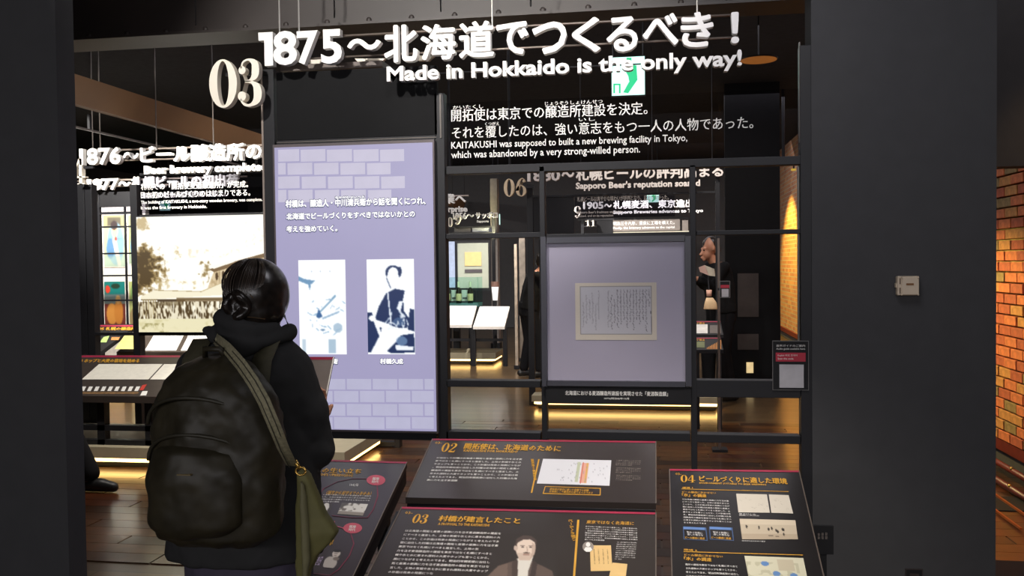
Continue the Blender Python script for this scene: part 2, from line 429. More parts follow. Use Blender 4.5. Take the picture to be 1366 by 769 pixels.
# brick wall
def brick_mat():
    m=bpy.data.materials.new('far_brick'); m.use_nodes=True; nt=m.node_tree; b=nt.nodes['Principled BSDF']
    tc=nt.nodes.new('ShaderNodeTexCoord'); mp=nt.nodes.new('ShaderNodeMapping'); mp.inputs['Rotation'].default_value=(math.radians(90),0,math.radians(90))
    sx=nt.nodes.new('ShaderNodeSeparateXYZ'); cx=nt.nodes.new('ShaderNodeCombineXYZ')
    br=nt.nodes.new('ShaderNodeTexBrick')
    br.inputs['Color1'].default_value=(.42,.20,.08,1); br.inputs['Color2'].default_value=(.28,.10,.05,1); br.inputs['Mortar'].default_value=(.30,.26,.18,1)
    br.inputs['Scale'].default_value=1; br.inputs['Mortar Size'].default_value=.008; br.inputs['Brick Width'].default_value=.22; br.inputs['Row Height'].default_value=.075
    nt.links.new(tc.outputs['Object'],sx.inputs[0]); nt.links.new(sx.outputs['Y'],cx.inputs['X']); nt.links.new(sx.outputs['Z'],cx.inputs['Y'])
    nt.links.new(cx.outputs[0],br.inputs['Vector']); nt.links.new(br.outputs['Color'],b.inputs['Base Color']); b.inputs['Roughness'].default_value=.85
    return m
bw=struct(MB().box(BX,BX+.3,4.2,5.6,.2,3.7).box(BX,BX+.3,7.65,21,.2,3.7).build('wall_right',brick_mat()))
mort=mat('mortar',(176,158,104),.9,var=.2,scale=30)
bm_=MB().box(BX+.012,BX+.3,5.6,7.65,.2,3.7).build('mortar_bed',mort,bw)
BRK=[mat('brick_%s'%n,c,.85,var=.3,scale=22,bump=.4) for n,c in (('orange',(186,104,62)),('red',(160,80,52)),('ochre',(176,122,66)),('grey_brown',(130,108,68)))]
bp=[MB().box(-.05,.012,-.103,.103,-.032,.032).build('brick',q,bw,bevel=.004) for q in BRK]
cnt=0
for r in range(31):
    for c in range(9):
        y=5.7+c*.22+(r%2)*.11; zz=.238+r*.075
        if cnt<4: o=bp[cnt]
        else:
            o=bp[random.choice([0,0,0,1,1,2,2,3])].copy(); COL.objects.link(o); o.parent=bw
        o.location=(BX+.012+random.uniform(-.004,.004),y,zz); cnt+=1
DR=mat('dark_red_wood',(96,34,26),.4,var=.2)
struct(MB().box(BX-.03,BX+.3,4.2,21,.12,.2).build('baseboard_right',DR))
struct(MB().box(BX,BX+.3,4.2,21,0,.12).build('trim_3',WALLB))
for k,(dx,z) in enumerate(((.12,.075),(.24,.03))):
    t=thing('floor_pipe',['dark red pipe with brass knobs nearest the brick wall','dark red floor pipe farther out from the brick wall'][k],'pipe',(BX-dx,5.5,z))
    MB().tube([(BX-dx,4.6,z),(BX-dx,9,z)],.022,10).build('pipe',DR,t,smooth=True)
    for j in range(4):
        MB().ball((BX-dx-.01,5.9+j*.5+k*.2,z+.018),.014,n=10,m=6).build('brass_knob',mat('brass',(222,180,96),.25,.9),t,smooth=True)
OR=mat('copper_strip',(196,104,52),.3,.6)
for k in range(3):
    xx=2.22-k*.13
    tag(MB().box(xx,xx+.012,mz2.y-.4,6.1,.006,.018).build('metal_strip',OR),['copper strip on the black runner, nearest the wall','middle copper strip of three on the black runner','copper strip on the black runner, farthest from the wall'][k],'strip')
# grey steel ceiling beam with rivets over the title
bz0=PY(600,30,4.3).z
t=thing('ceiling_beam','grey riveted steel beam under the ceiling above the title letters','beam',(-.8,4.3,bz0))
GR=mat('grey_steel_paint',(58,51,49),.5,var=.12,scale=4)
xs=[-3.2,-2.3]+[PY(x,10,4.3).x for x in (372,446,588,708)]+[1.2]
for a,b in zip(xs[:-1],xs[1:]):
    MB().box(a+.004,b-.004,4.3,4.34,bz0+.045,3.69).build('beam_panel',GR,t)
MB().box(-3.2,1.2,4.22,4.46,bz0-.005,bz0+.008).build('flange',GR,t)
MB().box(-3.2,1.2,4.285,4.3,bz0+.008,bz0+.05).build('angle_bar',GR,t)
for i in range(20):
    xx=-3.1+i*.215
    MB().ball((xx,4.283,bz0+.03),.014,.008,.014,n=10,m=6).build('rivet',GR,t,smooth=True)
# brown duct running into the depth on the left, with its thin rail
DU=mat('brown_duct',(120,88,58),.6,var=.1,scale=2)
t=thing('ceiling_duct','long brown ceiling duct running back on the left behind the numeral','duct',(-4.4,10,2.7))
MB().quadbox([(-4.5,6,2.78),(-4.3,6,2.74),(-4.3,20,2.74),(-4.5,20,2.78),(-4.5,6,3.0),(-4.22,6,2.94),(-4.22,20,2.94),(-4.5,20,3.0)]).build('duct_body',DU,t)
MB().box(-4.41,-4.39,6,20,2.585,2.60).build('track_rail',mat('dull_trim2',(90,84,80),.4,.3),t)
for i in range(5): MB().box(-4.41,-4.39,6.5+i*3,6.53+i*3,2.6,2.72).build('hanger',BLK,t)
# round amber ceiling lamp
p=PY(1012,80,8.2)
t=thing('ceiling_lamp','round amber disc lamp under the dark ceiling right of the title','ceiling lamp',(p.x,8.2,p.z))
MB().lathe(p.x,8.2,[(.16,p.z),(.165,p.z+.012)],32).build('housing',BLK,t)
MB().tube([(p.x,8.2,p.z+.01),(p.x,8.2,3.7)],.006,6).build('stem',BLK,t)
MB().lathe(p.x,8.2,[(.155,p.z-.004),(.155,p.z)],32).build('diffuser',mat('amber_diffuser',(124,72,28),.5,emit=1.0),t)

# ================================================================== FRAME OF THE FRONT EXHIBIT
YA=3.8
t=thing('exhibit_stand','black metal frame standing across the room that carries the screen and the framed sheet','frame',(0,YA+.02,0))
def fr(name,x0,x1,y0,y1,Y=YA,th=.06,m=BLK2,par=None,to_floor=False):
    b=MB(); ym=(y0+y1)/2
    X0=PY(x0,ym,Y).x; X1=PY(x1,ym,Y).x; Z1=PY((x0+x1)/2,y0,Y).z; Z0=0 if to_floor else PY((x0+x1)/2,y1,Y).z
    return b.box(X0,X1,Y,Y+th,Z0,Z1).build(name,m,par or t,bevel=.002)
fr('post',354,369,92,575,to_floor=True); fr('post',582,595,124,580,to_floor=True)
fr('post',721,728,222,580,to_floor=True); fr('post',921,929,220,580,to_floor=True); fr('post',1068,1083,60,600,to_floor=True)
for x0,x1,y0,y1 in ((369,582,184,190),(595,1068,215,226),(595,721,311,318),(729,921,311,317),(929,1068,307,313),
                    (595,721,508,517),(929,1068,508,531),(595,721,577,588),(729,921,577,588),(929,1068,581,592),(369,582,575,586)):
    fr('rail',x0,x1,y0,y1)
fr('header_panel',369,583,92,184,th=.03,m=mat('header_black',(.006,.006,.007),.7,srgb=False,spec=.15))
MB().pbox(352,354.5,98,575,YA-.004,.02).build('pale_edge',RAILM,t)  # paler strip stands in for the lit face of the post
MB().pbox(1064.5,1066,222,455,YA+.01,.02).build('pale_edge',mat('dull_trim',(104,98,92),.4,.3),t)
MB().pbox(1066.2,1067.6,56,190,YA+.01,.02).build('pale_edge',mat('dull_trim',(104,98,92),.4,.3),t)
MB().pbox(586.5,588.5,126,184,YA-.004,.01).build('pale_edge',mat('dull_trim2',(90,84,80),.4,.3),t)
MB().pbox(369,582,186.2,187.4,YA-.003,.01).build('pale_edge',mat('dull_trim2',(90,84,80),.4,.3),t)
g=MB().pbox(595,1068,128,215,YA+.03,.008).build('glass_panel',glass('clear_glass',(.85,.85,.87),.004),t); g['label']='clear glass panel carrying white text'
for bx,Yb in ((510,4.05),):
    MB().pbox(374,bx,84,92,YA+.02,.12).build('header_cap',mat('warm_grey_cap',(104,92,86),.5),t)
# title letters
YL=3.70
t=thing('title_sign','large white raised title letters hung on rods above the screen, starting 1875','sign',(-.3,YL,2.4))
_o=[(0,1),(1,1),(1,0),(.40,0),(.40,.76),(0,.76)]
ONE=(np.array([(x,y,1.0) for x,y in _o]+[(x,y,-1.0) for x,y in _o]),[(5,4,1,0),(4,3,2,1),(6,7,10,11),(7,8,9,10)]+[(i,(i+1)%6,6+(i+1)%6,6+i) for i in range(6)])
for ch,x0,x1,y0,y1 in (('1',345,364,43,88),('8',364,396,41,87),('7',396,424,41,86),('5',428,456,39,85),('〜',463,508,51,67),
    ('北',512,557,33,83),('海',561,608,32,80),('道',612,659,28,77),('で',662,705,29,73),('つ',710,756,29,72),('く',763,801,23,70),
    ('る',809,851,22,69),('べ',857,905,18,61),('き',908,952,16,63),('！',975,986,16,58)):
    xm=(x0+x1)/2
    v,f=glyphs(ch,.03,3,1.0) if ch!='1' else ONE; a=v[:,:2].min(0); b=v[:,:2].max(0)
    A=PY(x0,(y0+y1)/2,YL).x; B=PY(x1,(y0+y1)/2,YL).x; Z1=PY(xm,y0,YL).z; Z0=PY(xm,y1,YL).z
    w=v.copy(); w[:,0]=A+(v[:,0]-a[0])/(b[0]-a[0])*(B-A); w[:,2]=Z0+(v[:,1]-a[1])/(b[1]-a[1])*(Z1-Z0); w[:,1]=np.where(v[:,2]>0,YL-(v[:,2]-1)*.06,YL+.034-(v[:,2]+1)*.06)
    link_mesh('letter',w.tolist(),f,WHT,t)
wall_text('Made in Hokkaido is the only way!',516,990,88.5,115,YL,WHT,t,off=.026,th=.03,split='latin',res=3)
for y in (51,79):
    a=PY(400,y,YL+.05); b=PY(985,y-29,YL+.05); b.z=a.z
    MB().tube([a,b],.0045,6).build('rod',RAILM,t,smooth=True)
a=PY(520,101,YL+.045); b=PY(985,78,YL+.045); b.z=a.z
MB().tube([a,b],.003,6).build('rod',BLK2,t,smooth=True)
for x in (373,399,657,930):
    a=PY(x,45 if x<900 else 20,YL+.05); MB().tube([a,(a.x,a.y,3.7)],.0035,6).build('hanging_wire',WIRE,t)
for x in (500,566,421,487):  # made-up cream pads in place of bright reflected shapes under the letters
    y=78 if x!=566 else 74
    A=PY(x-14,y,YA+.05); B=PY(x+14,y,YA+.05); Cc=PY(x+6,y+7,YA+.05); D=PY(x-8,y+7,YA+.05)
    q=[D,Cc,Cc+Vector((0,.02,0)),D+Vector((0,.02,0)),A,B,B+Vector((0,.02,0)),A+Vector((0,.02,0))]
    MB().quadbox(q).build('light_shape_pad',CREAM,t)
# ---- serif numerals made from outlines
def ell_pts(cx,cy,rx,ry,n=40,a0=0,a1=360):
    return [(cx+rx*math.cos(math.radians(a0+(a1-a0)*i/n)),cy+ry*math.sin(math.radians(a0+(a1-a0)*i/n))) for i in range(n+1)]
def stroke(path,widths):
    L=[];R=[]
    for i,(x,y) in enumerate(path):
        x0,y0=path[max(0,i-1)]; x1,y1=path[min(len(path)-1,i+1)]; dx,dy=x1-x0,y1-y0; l=math.hypot(dx,dy) or 1
        w=widths[i]/2; L.append((x-dy/l*w,y+dx/l*w)); R.append((x+dy/l*w,y-dx/l*w))
    return L,R
def spline(pts,n=8):
    out=[]
    for i in range(len(pts)-1):
        p0=pts[max(0,i-1)]; p1=pts[i]; p2=pts[i+1]; p3=pts[min(len(pts)-1,i+2)]
        for k in range(n):
            t=k/n; out.append(tuple(.5*((2*b)+(-a+c)*t+(2*a-5*b+4*c-d)*t*t+(-a+3*b-3*c+d)*t**3) for a,b,c,d in zip(p0,p1,p2,p3)))
    out.append(tuple(pts[-1])); return out
def ring(outer,inner): return ('ring',outer,inner)
def blob(cx,cy,r): return ('poly',ell_pts(cx,cy,r,r,20)[:-1])
def st(pts): # (x,y,w)
    s=spline(pts,8); L,R=stroke([(a,b) for a,b,c in s],[max(.02,c) for a,b,c in s]); return ('strip',L,R)
SER={'0':[ring(ell_pts(.30,.5,.30,.5),ell_pts(.30,.5,.125,.46))],
 '3':[st([(.10,.80,.03),(.16,.93,.04),(.30,.975,.05),(.44,.88,.16),(.44,.66,.17),(.33,.55,.06),(.2,.53,.04)]),
      st([(.2,.52,.04),(.36,.50,.06),(.485,.38,.18),(.485,.16,.18),(.34,.035,.07),(.18,.04,.05),(.08,.15,.04)]),blob(.13,.76,.085),blob(.115,.22,.10)],
 '4':[('poly',[(.34,0),(.34,1),(.50,1),(.50,0)]),('poly',[(.22,0),(.22,.035),(.62,.035),(.62,0)]),('poly',[(.0,.25),(.0,.31),(.66,.31),(.66,.25)]),('poly',[(.0,.31),(.05,.31),(.40,1.0),(.34,1.0)])],
 '6':[ring(ell_pts(.30,.30,.29,.30),ell_pts(.30,.30,.12,.265)),st([(.10,.30,.17),(.11,.55,.17),(.2,.84,.1),(.36,.975,.04),(.48,.93,.03)]),blob(.46,.84,.075)],
 '9':[ring(ell_pts(.30,.70,.29,.30),ell_pts(.30,.70,.12,.265)),st([(.50,.70,.17),(.49,.45,.17),(.4,.16,.1),(.24,.025,.04),(.12,.07,.03)]),blob(.14,.16,.075)],
 '1':[('poly',[(.2,0),(.2,1),(.38,1),(.38,0)]),('poly',[(.06,0),(.06,.035),(.52,.035),(.52,0)]),('poly',[(.02,.80),(.02,.84),(.3,1),(.3,.92)])],
 '2':[st([(.10,.74,.04),(.13,.90,.05),(.28,.975,.06),(.46,.86,.17),(.46,.66,.17),(.28,.38,.09),(.06,.10,.05)]),blob(.13,.74,.085),('poly',[(.04,0),(.04,.1),(.2,.17),(.42,.1),(.5,.16),(.54,.26),(.57,.26),(.54,0)])]}
def numeral_geo(d):
    """list of (verts2d, faces)"""
    out=[]
    for s in SER[d]:
        if s[0]=='poly': out.append((list(s[1]),[tuple(range(len(s[1])))],[[i for i in range(len(s[1]))]]))
        elif s[0]=='ring':
            o,i=s[1][:-1],s[2][:-1]; n=len(o); out.append((o+i,[(k,(k+1)%n,n+(k+1)%n,n+k) for k in range(n)],[list(range(n)),list(range(2*n-1,n-1,-1))]))
        else:
            L,R=s[1],s[2]; n=len(L); out.append((L+R,[(n+k,n+k+1,k+1,k) for k in range(n-1)],[[*range(n)],[*range(2*n-1,n-1,-1)]] ))
    return out
def numeral(d,mapf,th,m,parent,name='numeral'):
    V=[];Fc=[]
    for pts,faces,loops in numeral_geo(d):
        b=len(V); n=len(pts)
        V+=[mapf(x,y,0) for x,y in pts]
        if th:
            V+=[mapf(x,y,th) for x,y in pts]
        Fc+=[tuple(b+i for i in q) for q in faces]
        if th:
            Fc+=[tuple(b+n+i for i in q)[::-1] for q in faces]
            for lp in loops:
                for i in range(len(lp)):
                    a=lp[i]; c=lp[(i+1)%len(lp)]
                    Fc.append((b+a,b+c,b+n+c,b+n+a))
    o=link_mesh(name,V,Fc,m,parent)
    bm=bmesh.new(); bm.from_mesh(o.data); bmesh.ops.recalc_face_normals(bm,faces=bm.faces); bm.to_mesh(o.data); bm.free()
    return o
def wall_num(d,x0,x1,y0,y1,Y,th,m,parent):
    wd_={'0':.6,'3':.6,'4':.66,'6':.6,'9':.6,'1':.54,'2':.58}[d]
    A=PY(x0,(y0+y1)/2,Y).x; B=PY(x1,(y0+y1)/2,Y).x; Z1=PY((x0+x1)/2,y0,Y).z; Z0=PY((x0+x1)/2,y1,Y).z
    return numeral(d,lambda x,y,q:(A+(B-A)*x/wd_,Y+q,Z0+(Z1-Z0)*y),th,m,parent)
t=thing('section_number','large cream serif numeral 03 beside the top of the left post','sign',(PY(313,110,YL).x,YL,PY(313,110,YL).z))
wall_num('0',279,316,79,144,YL,.035,CREAM,t); wall_num('3',316,349,78,142,YL,.035,CREAM,t)
MB().pbox(300,354,96,100,YA-.03,.02).build('bracket',BLK2,t)
# text on the glass
t=thing('wall_text','white introductory text on the clear glass beside the exit sign','text',(.2,YA-.002,2.1))
G=YA+.028
wall_text('開拓使は東京での醸造所建設を決定。',602,864,146,162.5,G,PRINT,t,off=.012)
wall_text('それを覆したのは、強い意志をもつ一人の人物であった。',603,1005,169.5,185.5,G,PRINT,t,off=.008)
wall_text('KAITAKUSHI was supposed to built a new brewing facility in Tokyo,',602,917,189.5,201.5,G,PRINT,t,off=.012)
wall_text('which was abandoned by a very strong-willed person.',602,854,202,214.5,G,PRINT,t,off=.012)
for s,x0,x1,y0,y1 in (('かいたくし',604,645,141,146),('じょうぞう',727,758,136,141),('しょけんせつ',761,804,134.5,139.5),('くつがえ',647,666,163,168),('いし',772,794,157.5,162)):
    wall_text(s,x0,x1,y0,y1,G,PRINT,t,off=.01)

# ================================================================== BIG SCREEN
YS=3.775
t=thing('display_screen','tall lit screen with lavender page of text and two portraits, left of the woman\'s view','screen',(PY(475,380,YS).x,YS,PY(475,575,YS).z))
MB().pbox(367,582,189.5,577,YS,.02).build('bezel',mat('screen_bezel',(88,80,82),.4,.2),t,bevel=.002)
scr=MB().pbox(369.5,579.5,193.5,574,YS-.002,.004).build('screen_panel',mat('screen_lavender',(164,159,194),.3,emit=1.0,var=.03,scale=2),t)
bt=MB(); bb=MB()
E=YS-.0035
def srow(mb,y0,y1,cuts):
    for a,b in cuts: mb.pbox(a,b,y0,y1,E,.001)
srow(bt,199.5,215.5,((371,399),(401,434),(436,469.5),(471.5,505),(507,539)))
srow(bt,217.5,233,((371,381),(383.5,416.5),(419,451.5),(454,487),(489.5,521)))
srow(bt,235.5,251.5,((371,399.5),(402.5,434.5),(437.5,470.5),(473,506),(508.5,540)))
srow(bt,253.5,270,((371,382),(384.5,417),(420,452.5),(455,488),(491,522)))
bt.build('brick_pattern',mat('screen_light_tile',(196,191,212),.3,emit=1.0,var=.03),t)
for i,(y0,y1) in enumerate(((506,520),(522,537),(539.5,555),(557,572.5))):
    o=428 if i%2==0 else 411
    cuts=[]
    x=o
    while x<578:
        cuts.append((max(371,x),min(x+32.5,578.5))); x+=34.6
    srow(bb,y0,y1,cuts)
bb.build('brick_pattern',mat('screen_low_tile',(184,182,208),.3,emit=1.0,var=.03),t)
SW=mat('screen_white',(255,255,255),.3,emit=1.15,var=0.0); SN=mat('screen_navy',(34,48,88),.3,emit=1.0,var=0)
for s,x0,x1,y0,y1 in (('村橋は、醸造人・中川清兵衛から話を聞くにつれ、',381,568,267,277.5),('北海道でビールづくりをすべきではないかとの',382,554,284.5,293.5),('考えを強めていく。',382,450.5,301.5,310.5),('なかがわせいべえ',447,487,262,265.5)):
    wall_text(s,x0-.7,x1+.7,y0-.7,y1+1.2,E-.001,SN,t,off=.09,name='text_shadow')
    wall_text(s,x0,x1,y0,y1,E-.002,SW,t,off=.045)
for s,x0,x1 in (('中川清兵衛',415,451),('村橋久成',507,538)):
    wall_text(s,x0-.5,x1+.5,478,487,E-.001,SN,t,off=.08,name='text_shadow'); wall_text(s,x0,x1,478.5,486,E-.002,SW,t,off=.045)
EM=attr_mat('screen_picture',1.05); NV=(24,44,88)
im=Img(64,128,(252,254,255))
im.poly([(0,.17),(.12,.2),(.36,.22),(.26,.26),(.24,.33),(.2,.26),(0,.22)],(110,150,185))
for _ in range(26):
    x,y=random.uniform(.2,.95),random.uniform(.42,.78); im.line(x,y,x+random.uniform(-.1,.12),y+random.uniform(-.03,.05),.0055,(110,156,192),.7)
im.poly([(.36,.6),(.42,.52),(.5,.6),(.42,.62)],(60,100,150)).line(.45,.55,.78,.38,.012,(120,160,190)).line(.5,.62,.85,.55,.01,(150,180,205))
im.rect(.62,.84,.78,.99,(150,178,200),.8).rect(.05,.84,.14,.99,(150,178,200),.6).ell(.82,.72,.1,.05,(140,170,195),.7).ell(.5,.74,.05,.012,(120,150,180))
for x in (.28,.47,.67): im.ell(x,.12,.012,.006,(150,170,190))
im.blur(1).build('portrait_picture',on_wall(399,461.5,347,473,E-.001),EM,t)['label']='overexposed portrait of a seated figure in pale blue'
im=Img(64,128,(252,254,255))
im.ell(.56,.14,.165,.075,NV).ell(.56,.185,.125,.10,(252,254,255)).ell(.70,.13,.04,.05,NV)
im.line(.42,.2,.5,.3,.008,NV,.8)
im.poly([(.4,.36),(.6,.31),(.8,.33),(.76,.42),(.78,.55),(.88,.62),(.84,.72),(.6,.72),(.45,.68),(.2,.64),(.1,.72),(.24,.5)],NV)
im.poly([(.0,.56),(.1,.56),(.16,.7),(.3,.72),(.28,.78),(.06,.98),(0,.98)],NV).poly([(.9,.52),(1,.53),(1,.76),(.85,.74)],NV)
im.poly([(.38,.96),(.6,.86),(.7,.8),(.98,.78),(1,.98),(.5,.99)],NV)
im.poly([(.12,.98),(.2,.86),(.5,.7),(.66,.72),(.62,.86),(.36,.99)],(248,250,252)).poly([(.68,.44),(.76,.44),(.7,.56),(.62,.52)],(240,244,250))
im.poly([(.58,.9),(.97,.92),(.95,.96),(.6,.96)],(240,244,250)).line(.44,.36,.5,.68,.014,(235,240,248)).ell(.66,.66,.12,.045,(60,86,128))
for _ in range(22):
    x,y=random.uniform(.45,.85),random.uniform(.56,.74); im.line(x,y,x+random.uniform(-.1,.1),y+random.uniform(-.05,.05),.01,(230,238,246),.8)
im.ell(.1,.62,.07,.03,(248,250,252)).line(.14,.62,.26,.78,.03,(248,250,252)).ell(.72,.86,.12,.05,(120,150,185),.7)
im.blur(1).build('portrait_picture',on_wall(490,553,346,473,E-.001),EM,t)['label']='blue and white portrait of a man seated in a dark coat'

# ================================================================== FRAMED SHEET
t=thing('framed_document','square black frame with an old handwritten sheet on lavender board','picture',(PY(822,415,YS).x,YS,PY(822,516,YS).z))
f=MB(); f.pbox(722,729,316,516,YS-.01,.045).pbox(914,922,315,516,YS-.01,.045).pbox(729,914,315.5,323.5,YS-.01,.045).pbox(729,914,509,516,YS-.01,.045)
f.build('frame',mat('picture_frame_black',(.05,.05,.065),.35,srgb=False,var=.05),t)
LV=mat('lavender_board',(184,178,188),.35,var=.04,scale=3)
MB().pbox(729,914.5,323,509.5,YS+.012,.01).build('mount_board',LV,t)
im=Img(110,78,(224,214,190)); im.rect(.055,.06,.945,.90,(150,148,140)).rect(.065,.075,.935,.885,(206,204,202))
for x in np.linspace(.10,.91,22):
    dens=.9 if x>.42 else .5
    if .33<x<.38: continue
    y0=.12+random.uniform(0,.25)*(x<.5); y1=random.uniform(.6,.86) if x<.9 else .4
    y=y0
    while y<y1:
        im.line(x+random.uniform(-.006,.006),y,x+random.uniform(-.01,.01),y+.018,.0045,(92,88,90),dens); y+=.034
im.line(.93,.5,.94,.86,.004,(80,78,80))
im.build('document_sheet',on_wall(767.5,876,377.5,454,YS+.010),attr_mat('paper_print',0,.6),t)['label']='cream sheet filled with vertical handwriting'
MB().pbox(729,914.5,323,509.5,YS+.004,.002).build('glass_pane',glass('frame_glass',(.97,.97,1),.035),t)
tag(t,t['label'],'picture')
area('frame_light',(.3,2.6,2.9),(.25,3.8,1.4),.8,.5,8.5,(.96,.94,1))
c=thing('caption_plate','black caption strip under the framed sheet','label plate',(PY(822,527,YS).x,YS,PY(822,538,YS).z))
MB().pbox(728,922,517,540,YS,.02).build('plate',BLK,c)
wall_text('北海道における麦酒醸造所建設を実現させた「麦酒製造願」',754,891,521.5,527.5,YS-.001,PRINT,c,off=.02)
wall_text('1875(明治8)年12月',806,839,530.5,533.5,YS-.001,PRINT,c,off=.02)
# exhibit spotlight reflection source is the room lights
# QR sign (code itself left blank)
def guide(x0,x1,y0,y1,Y,label,lines=True):
    t=thing('guide_sign',label,'sign',(PY((x0+x1)/2,y1,Y).x,Y,PY((x0+x1)/2,y1,Y).z))
    w=x1-x0; h=y1-y0
    MB().pbox(x0,x1,y0,y1,Y,.006).build('plate',mat('guide_grey_edge',(110,108,108),.5),t)
    MB().pbox(x0+.8,x1-.8,y0+.8,y1-.8,Y-.001,.004).build('face',BLK,t)
    MB().pbox(x0+w*.09,x1-w*.09,y0+h*.24,y0+h*.42,Y-.002,.004).build('red_band',mat('guide_red',(176,34,58),.5),t)
    MB().pbox(x0+w*.19,x1-w*.14,y0+h*.48,y0+h*.95,Y-.002,.004).build('white_square',mat('guide_white',(186,184,190),.5),t)
    if lines:
        wall_text('音声ガイドのご案内',x0+5,x1-5,y0+5,y0+8,Y-.0012,PRINT,t,off=.01)
        wall_text('Audio guide available here',x0+5,x1-5,y0+9.5,y0+12.5,Y-.0012,PRINT,t,off=.01)
        wall_text('English 中文 한국어',x0+7,x0+33,y0+18,y0+21,Y-.0024,PRINT,t,off=.01)
        wall_text('Scan the code',x0+7,x0+28,y0+22.5,y0+25,Y-.0024,PRINT,t,off=.01)
    return t
guide(1030.5,1079,455,521,3.793,'black guide sign with a red band on the right post of the front frame')

# ================================================================== READING DESKS
AT=attr_mat('print_picture',0,.4)
def desk(name,label,corners,m,legs,stripe=True,Yr=3.55,zr=.81,edge=True,t_=.022):
    tl,tr,br,bl=corners
    P=[PD(*q,Yr,zr) for q in corners]; c=sum(P,Vector((0,0,0)))/4
    t=thing(name,label,'reading desk',(c.x,c.y,0))
    n=Vector((0,0,1))
    top=P; bot=[p-Vector((0,0,t_)) for p in P]
    link_mesh('panel',[*bot[::-1],*top[::-1]],[(0,3,2,1),(4,5,6,7),(0,1,5,4),(1,2,6,5),(2,3,7,6),(3,0,4,7)],m,t)
    # dark tray under the printed panel
    b=MB()
    x0=min(p.x for p in P)+.004; x1=max(p.x for p in P)-.004; y0=min(p.y for p in P)+.004; y1=max(p.y for p in P)-.004
    zf=zr+SL*(y0-Yr)-t_; zb=zr+SL*(y1-Yr)-t_
    b.quadbox([(x0,y0,zf-.06),(x1,y0,zf-.06),(x1,y1,zb-.06),(x0,y1,zb-.06),(x0,y0,zf),(x1,y0,zf),(x1,y1,zb),(x0,y1,zb)]).build('tray',BLK2,t)
    for sx in (x0+.05,x1-.09):
        for sy in (y0+.05,y1-.09):
            zt=zr+SL*(sy-Yr)-t_-.05
            if legs: MB().box(sx,sx+.04,sy,sy+.04,0,zt).build('leg',BLK2,t)
    if edge:
        for a,bq in ((tl,bl),(tr,br)):
            d1=PD(*a,Yr,zr,.001); d2=PD(*bq,Yr,zr,.001)
            MB().tube([d1,d2],.0022,6).build('edge_strip',mat('edge_metal',(130,118,108),.35,.5),t)
    if stripe:
        a=P[0]; bq=P[1]; s=Vector((0,-.011,-.011*SL)); l=Vector((0,0,.0012))
        link_mesh('crimson_stripe',[a+l,bq+l,bq+s+l,a+s+l],[(3,2,1,0)],CRIM,t)
    return t
def jp(n,seed=0):
    s='明治四年開拓使に出仕した村橋は北海道の開拓と産業の振興に力を注ぎ麦酒醸造所の建設を東京ではなく札幌にすべきと進言した。土地の気候や氷と水に恵まれ原料の大麦やホップも育つことから、この計画は将来の発展につながると考えたのである。'
    return ''.join(s[(seed*7+i)%len(s)] for i in range(n))
def block(n,k,seed=0,last=None):
    L=[jp(n,seed+i*5) for i in range(k)]
    if last: L[-1]=L[-1][:last]
    return '\n'.join(L)
def italic_num(ds,tl,tr,bl,m,parent,Yr=3.55,zr=.81,sh=.18):
    TL=PD(*tl,Yr,zr,.0013); TR=PD(*tr,Yr,zr,.0013); BL=PD(*bl,Yr,zr,.0013); n=len(ds)
    for i,d in enumerate(ds):
        def mf(x,y,q,i=i): 
            return TL+(TR-TL)*((i+x/.64+y*sh)/(n+sh))+(BL-TL)*(1-y)
        numeral(d,mf,0,m,parent,'number_print')
# --- desk 02
D=dict(Yr=3.55,zr=.81)
t=desk('reading_desk','sloping brown reading desk numbered 02, directly below the screen corner and framed sheet',[(577,586),(875,589.5),(875,672),(541,664)],DESK,True)
italic_num('02',(590.5,591),(612,592),(587,603),GOLD,t)
desk_text('03-',(581,589.5),(590,589.8),(580,592.5),GOLD,t,**D)
desk_text('開拓使は、北海道のために',(621,591.5),(749,595),(618,599.5),GOLD,t,off=.03,**D)
desk_text('KAITAKUSHI FOR HOKKAIDO',(619,600),(691,601.5),(618,603),GOLD,t,off=.02,**D)
desk_text(block(26,8,1,9),(583,610),(697,612),(569,642),PRINT,t,off=.014,**D)
desk_poly([(718,613),(720,613),(710,658),(708,658)],GOLD,t,**D)
desk_text('開拓使の事業計画',(712,613),(716,641),(708,613),GOLD,t,off=.03,**D)
im=Img(90,34,(222,222,228)); im.rect(.52,.1,.56,.9,(190,196,170)).rect(.58,.12,.68,.92,(226,170,150)).rect(.655,.12,.67,.92,(214,170,90)).line(.6,.1,.6,.95,.005,(200,80,70))
for _ in range(60):
    x,y=random.uniform(.24,.95),random.uniform(.12,.85); im.line(x,y,x,y+.05,.004,(150,150,160),.6)
im.build('chart_picture',on_desk((724.5,612.5),(815.5,614.5),(716,645.5),(813,648.5),**D),AT,t)['label']='white chart with coloured bars'
for k in range(3): desk_text(block(12,4,k+3,8),(822,614+k*10),(855,615+k*10),(821,621+k*10),mat('grey_print',(150,140,132),.6),t,off=.002,**D)
desk_poly([(727,649),(801,651.5),(801,652.3),(727,649.8)],GOLD,t,**D); desk_poly([(724,658.2),(800,660.4),(800,661.4),(724,659.2)],GOLD,t,**D)
desk_poly([(727,649),(728,649),(725,659),(724,659)],GOLD,t,**D); desk_poly([(800.3,651.5),(801.3,651.5),(801,661.2),(800,661.2)],GOLD,t,**D)
desk_text('開拓使が東京に置いた官園での試験\n北海道にこそ醸造所を建てるべきである',(734,651.5),(792,653.5),(732,657.5),GOLD,t,off=.02,**D)
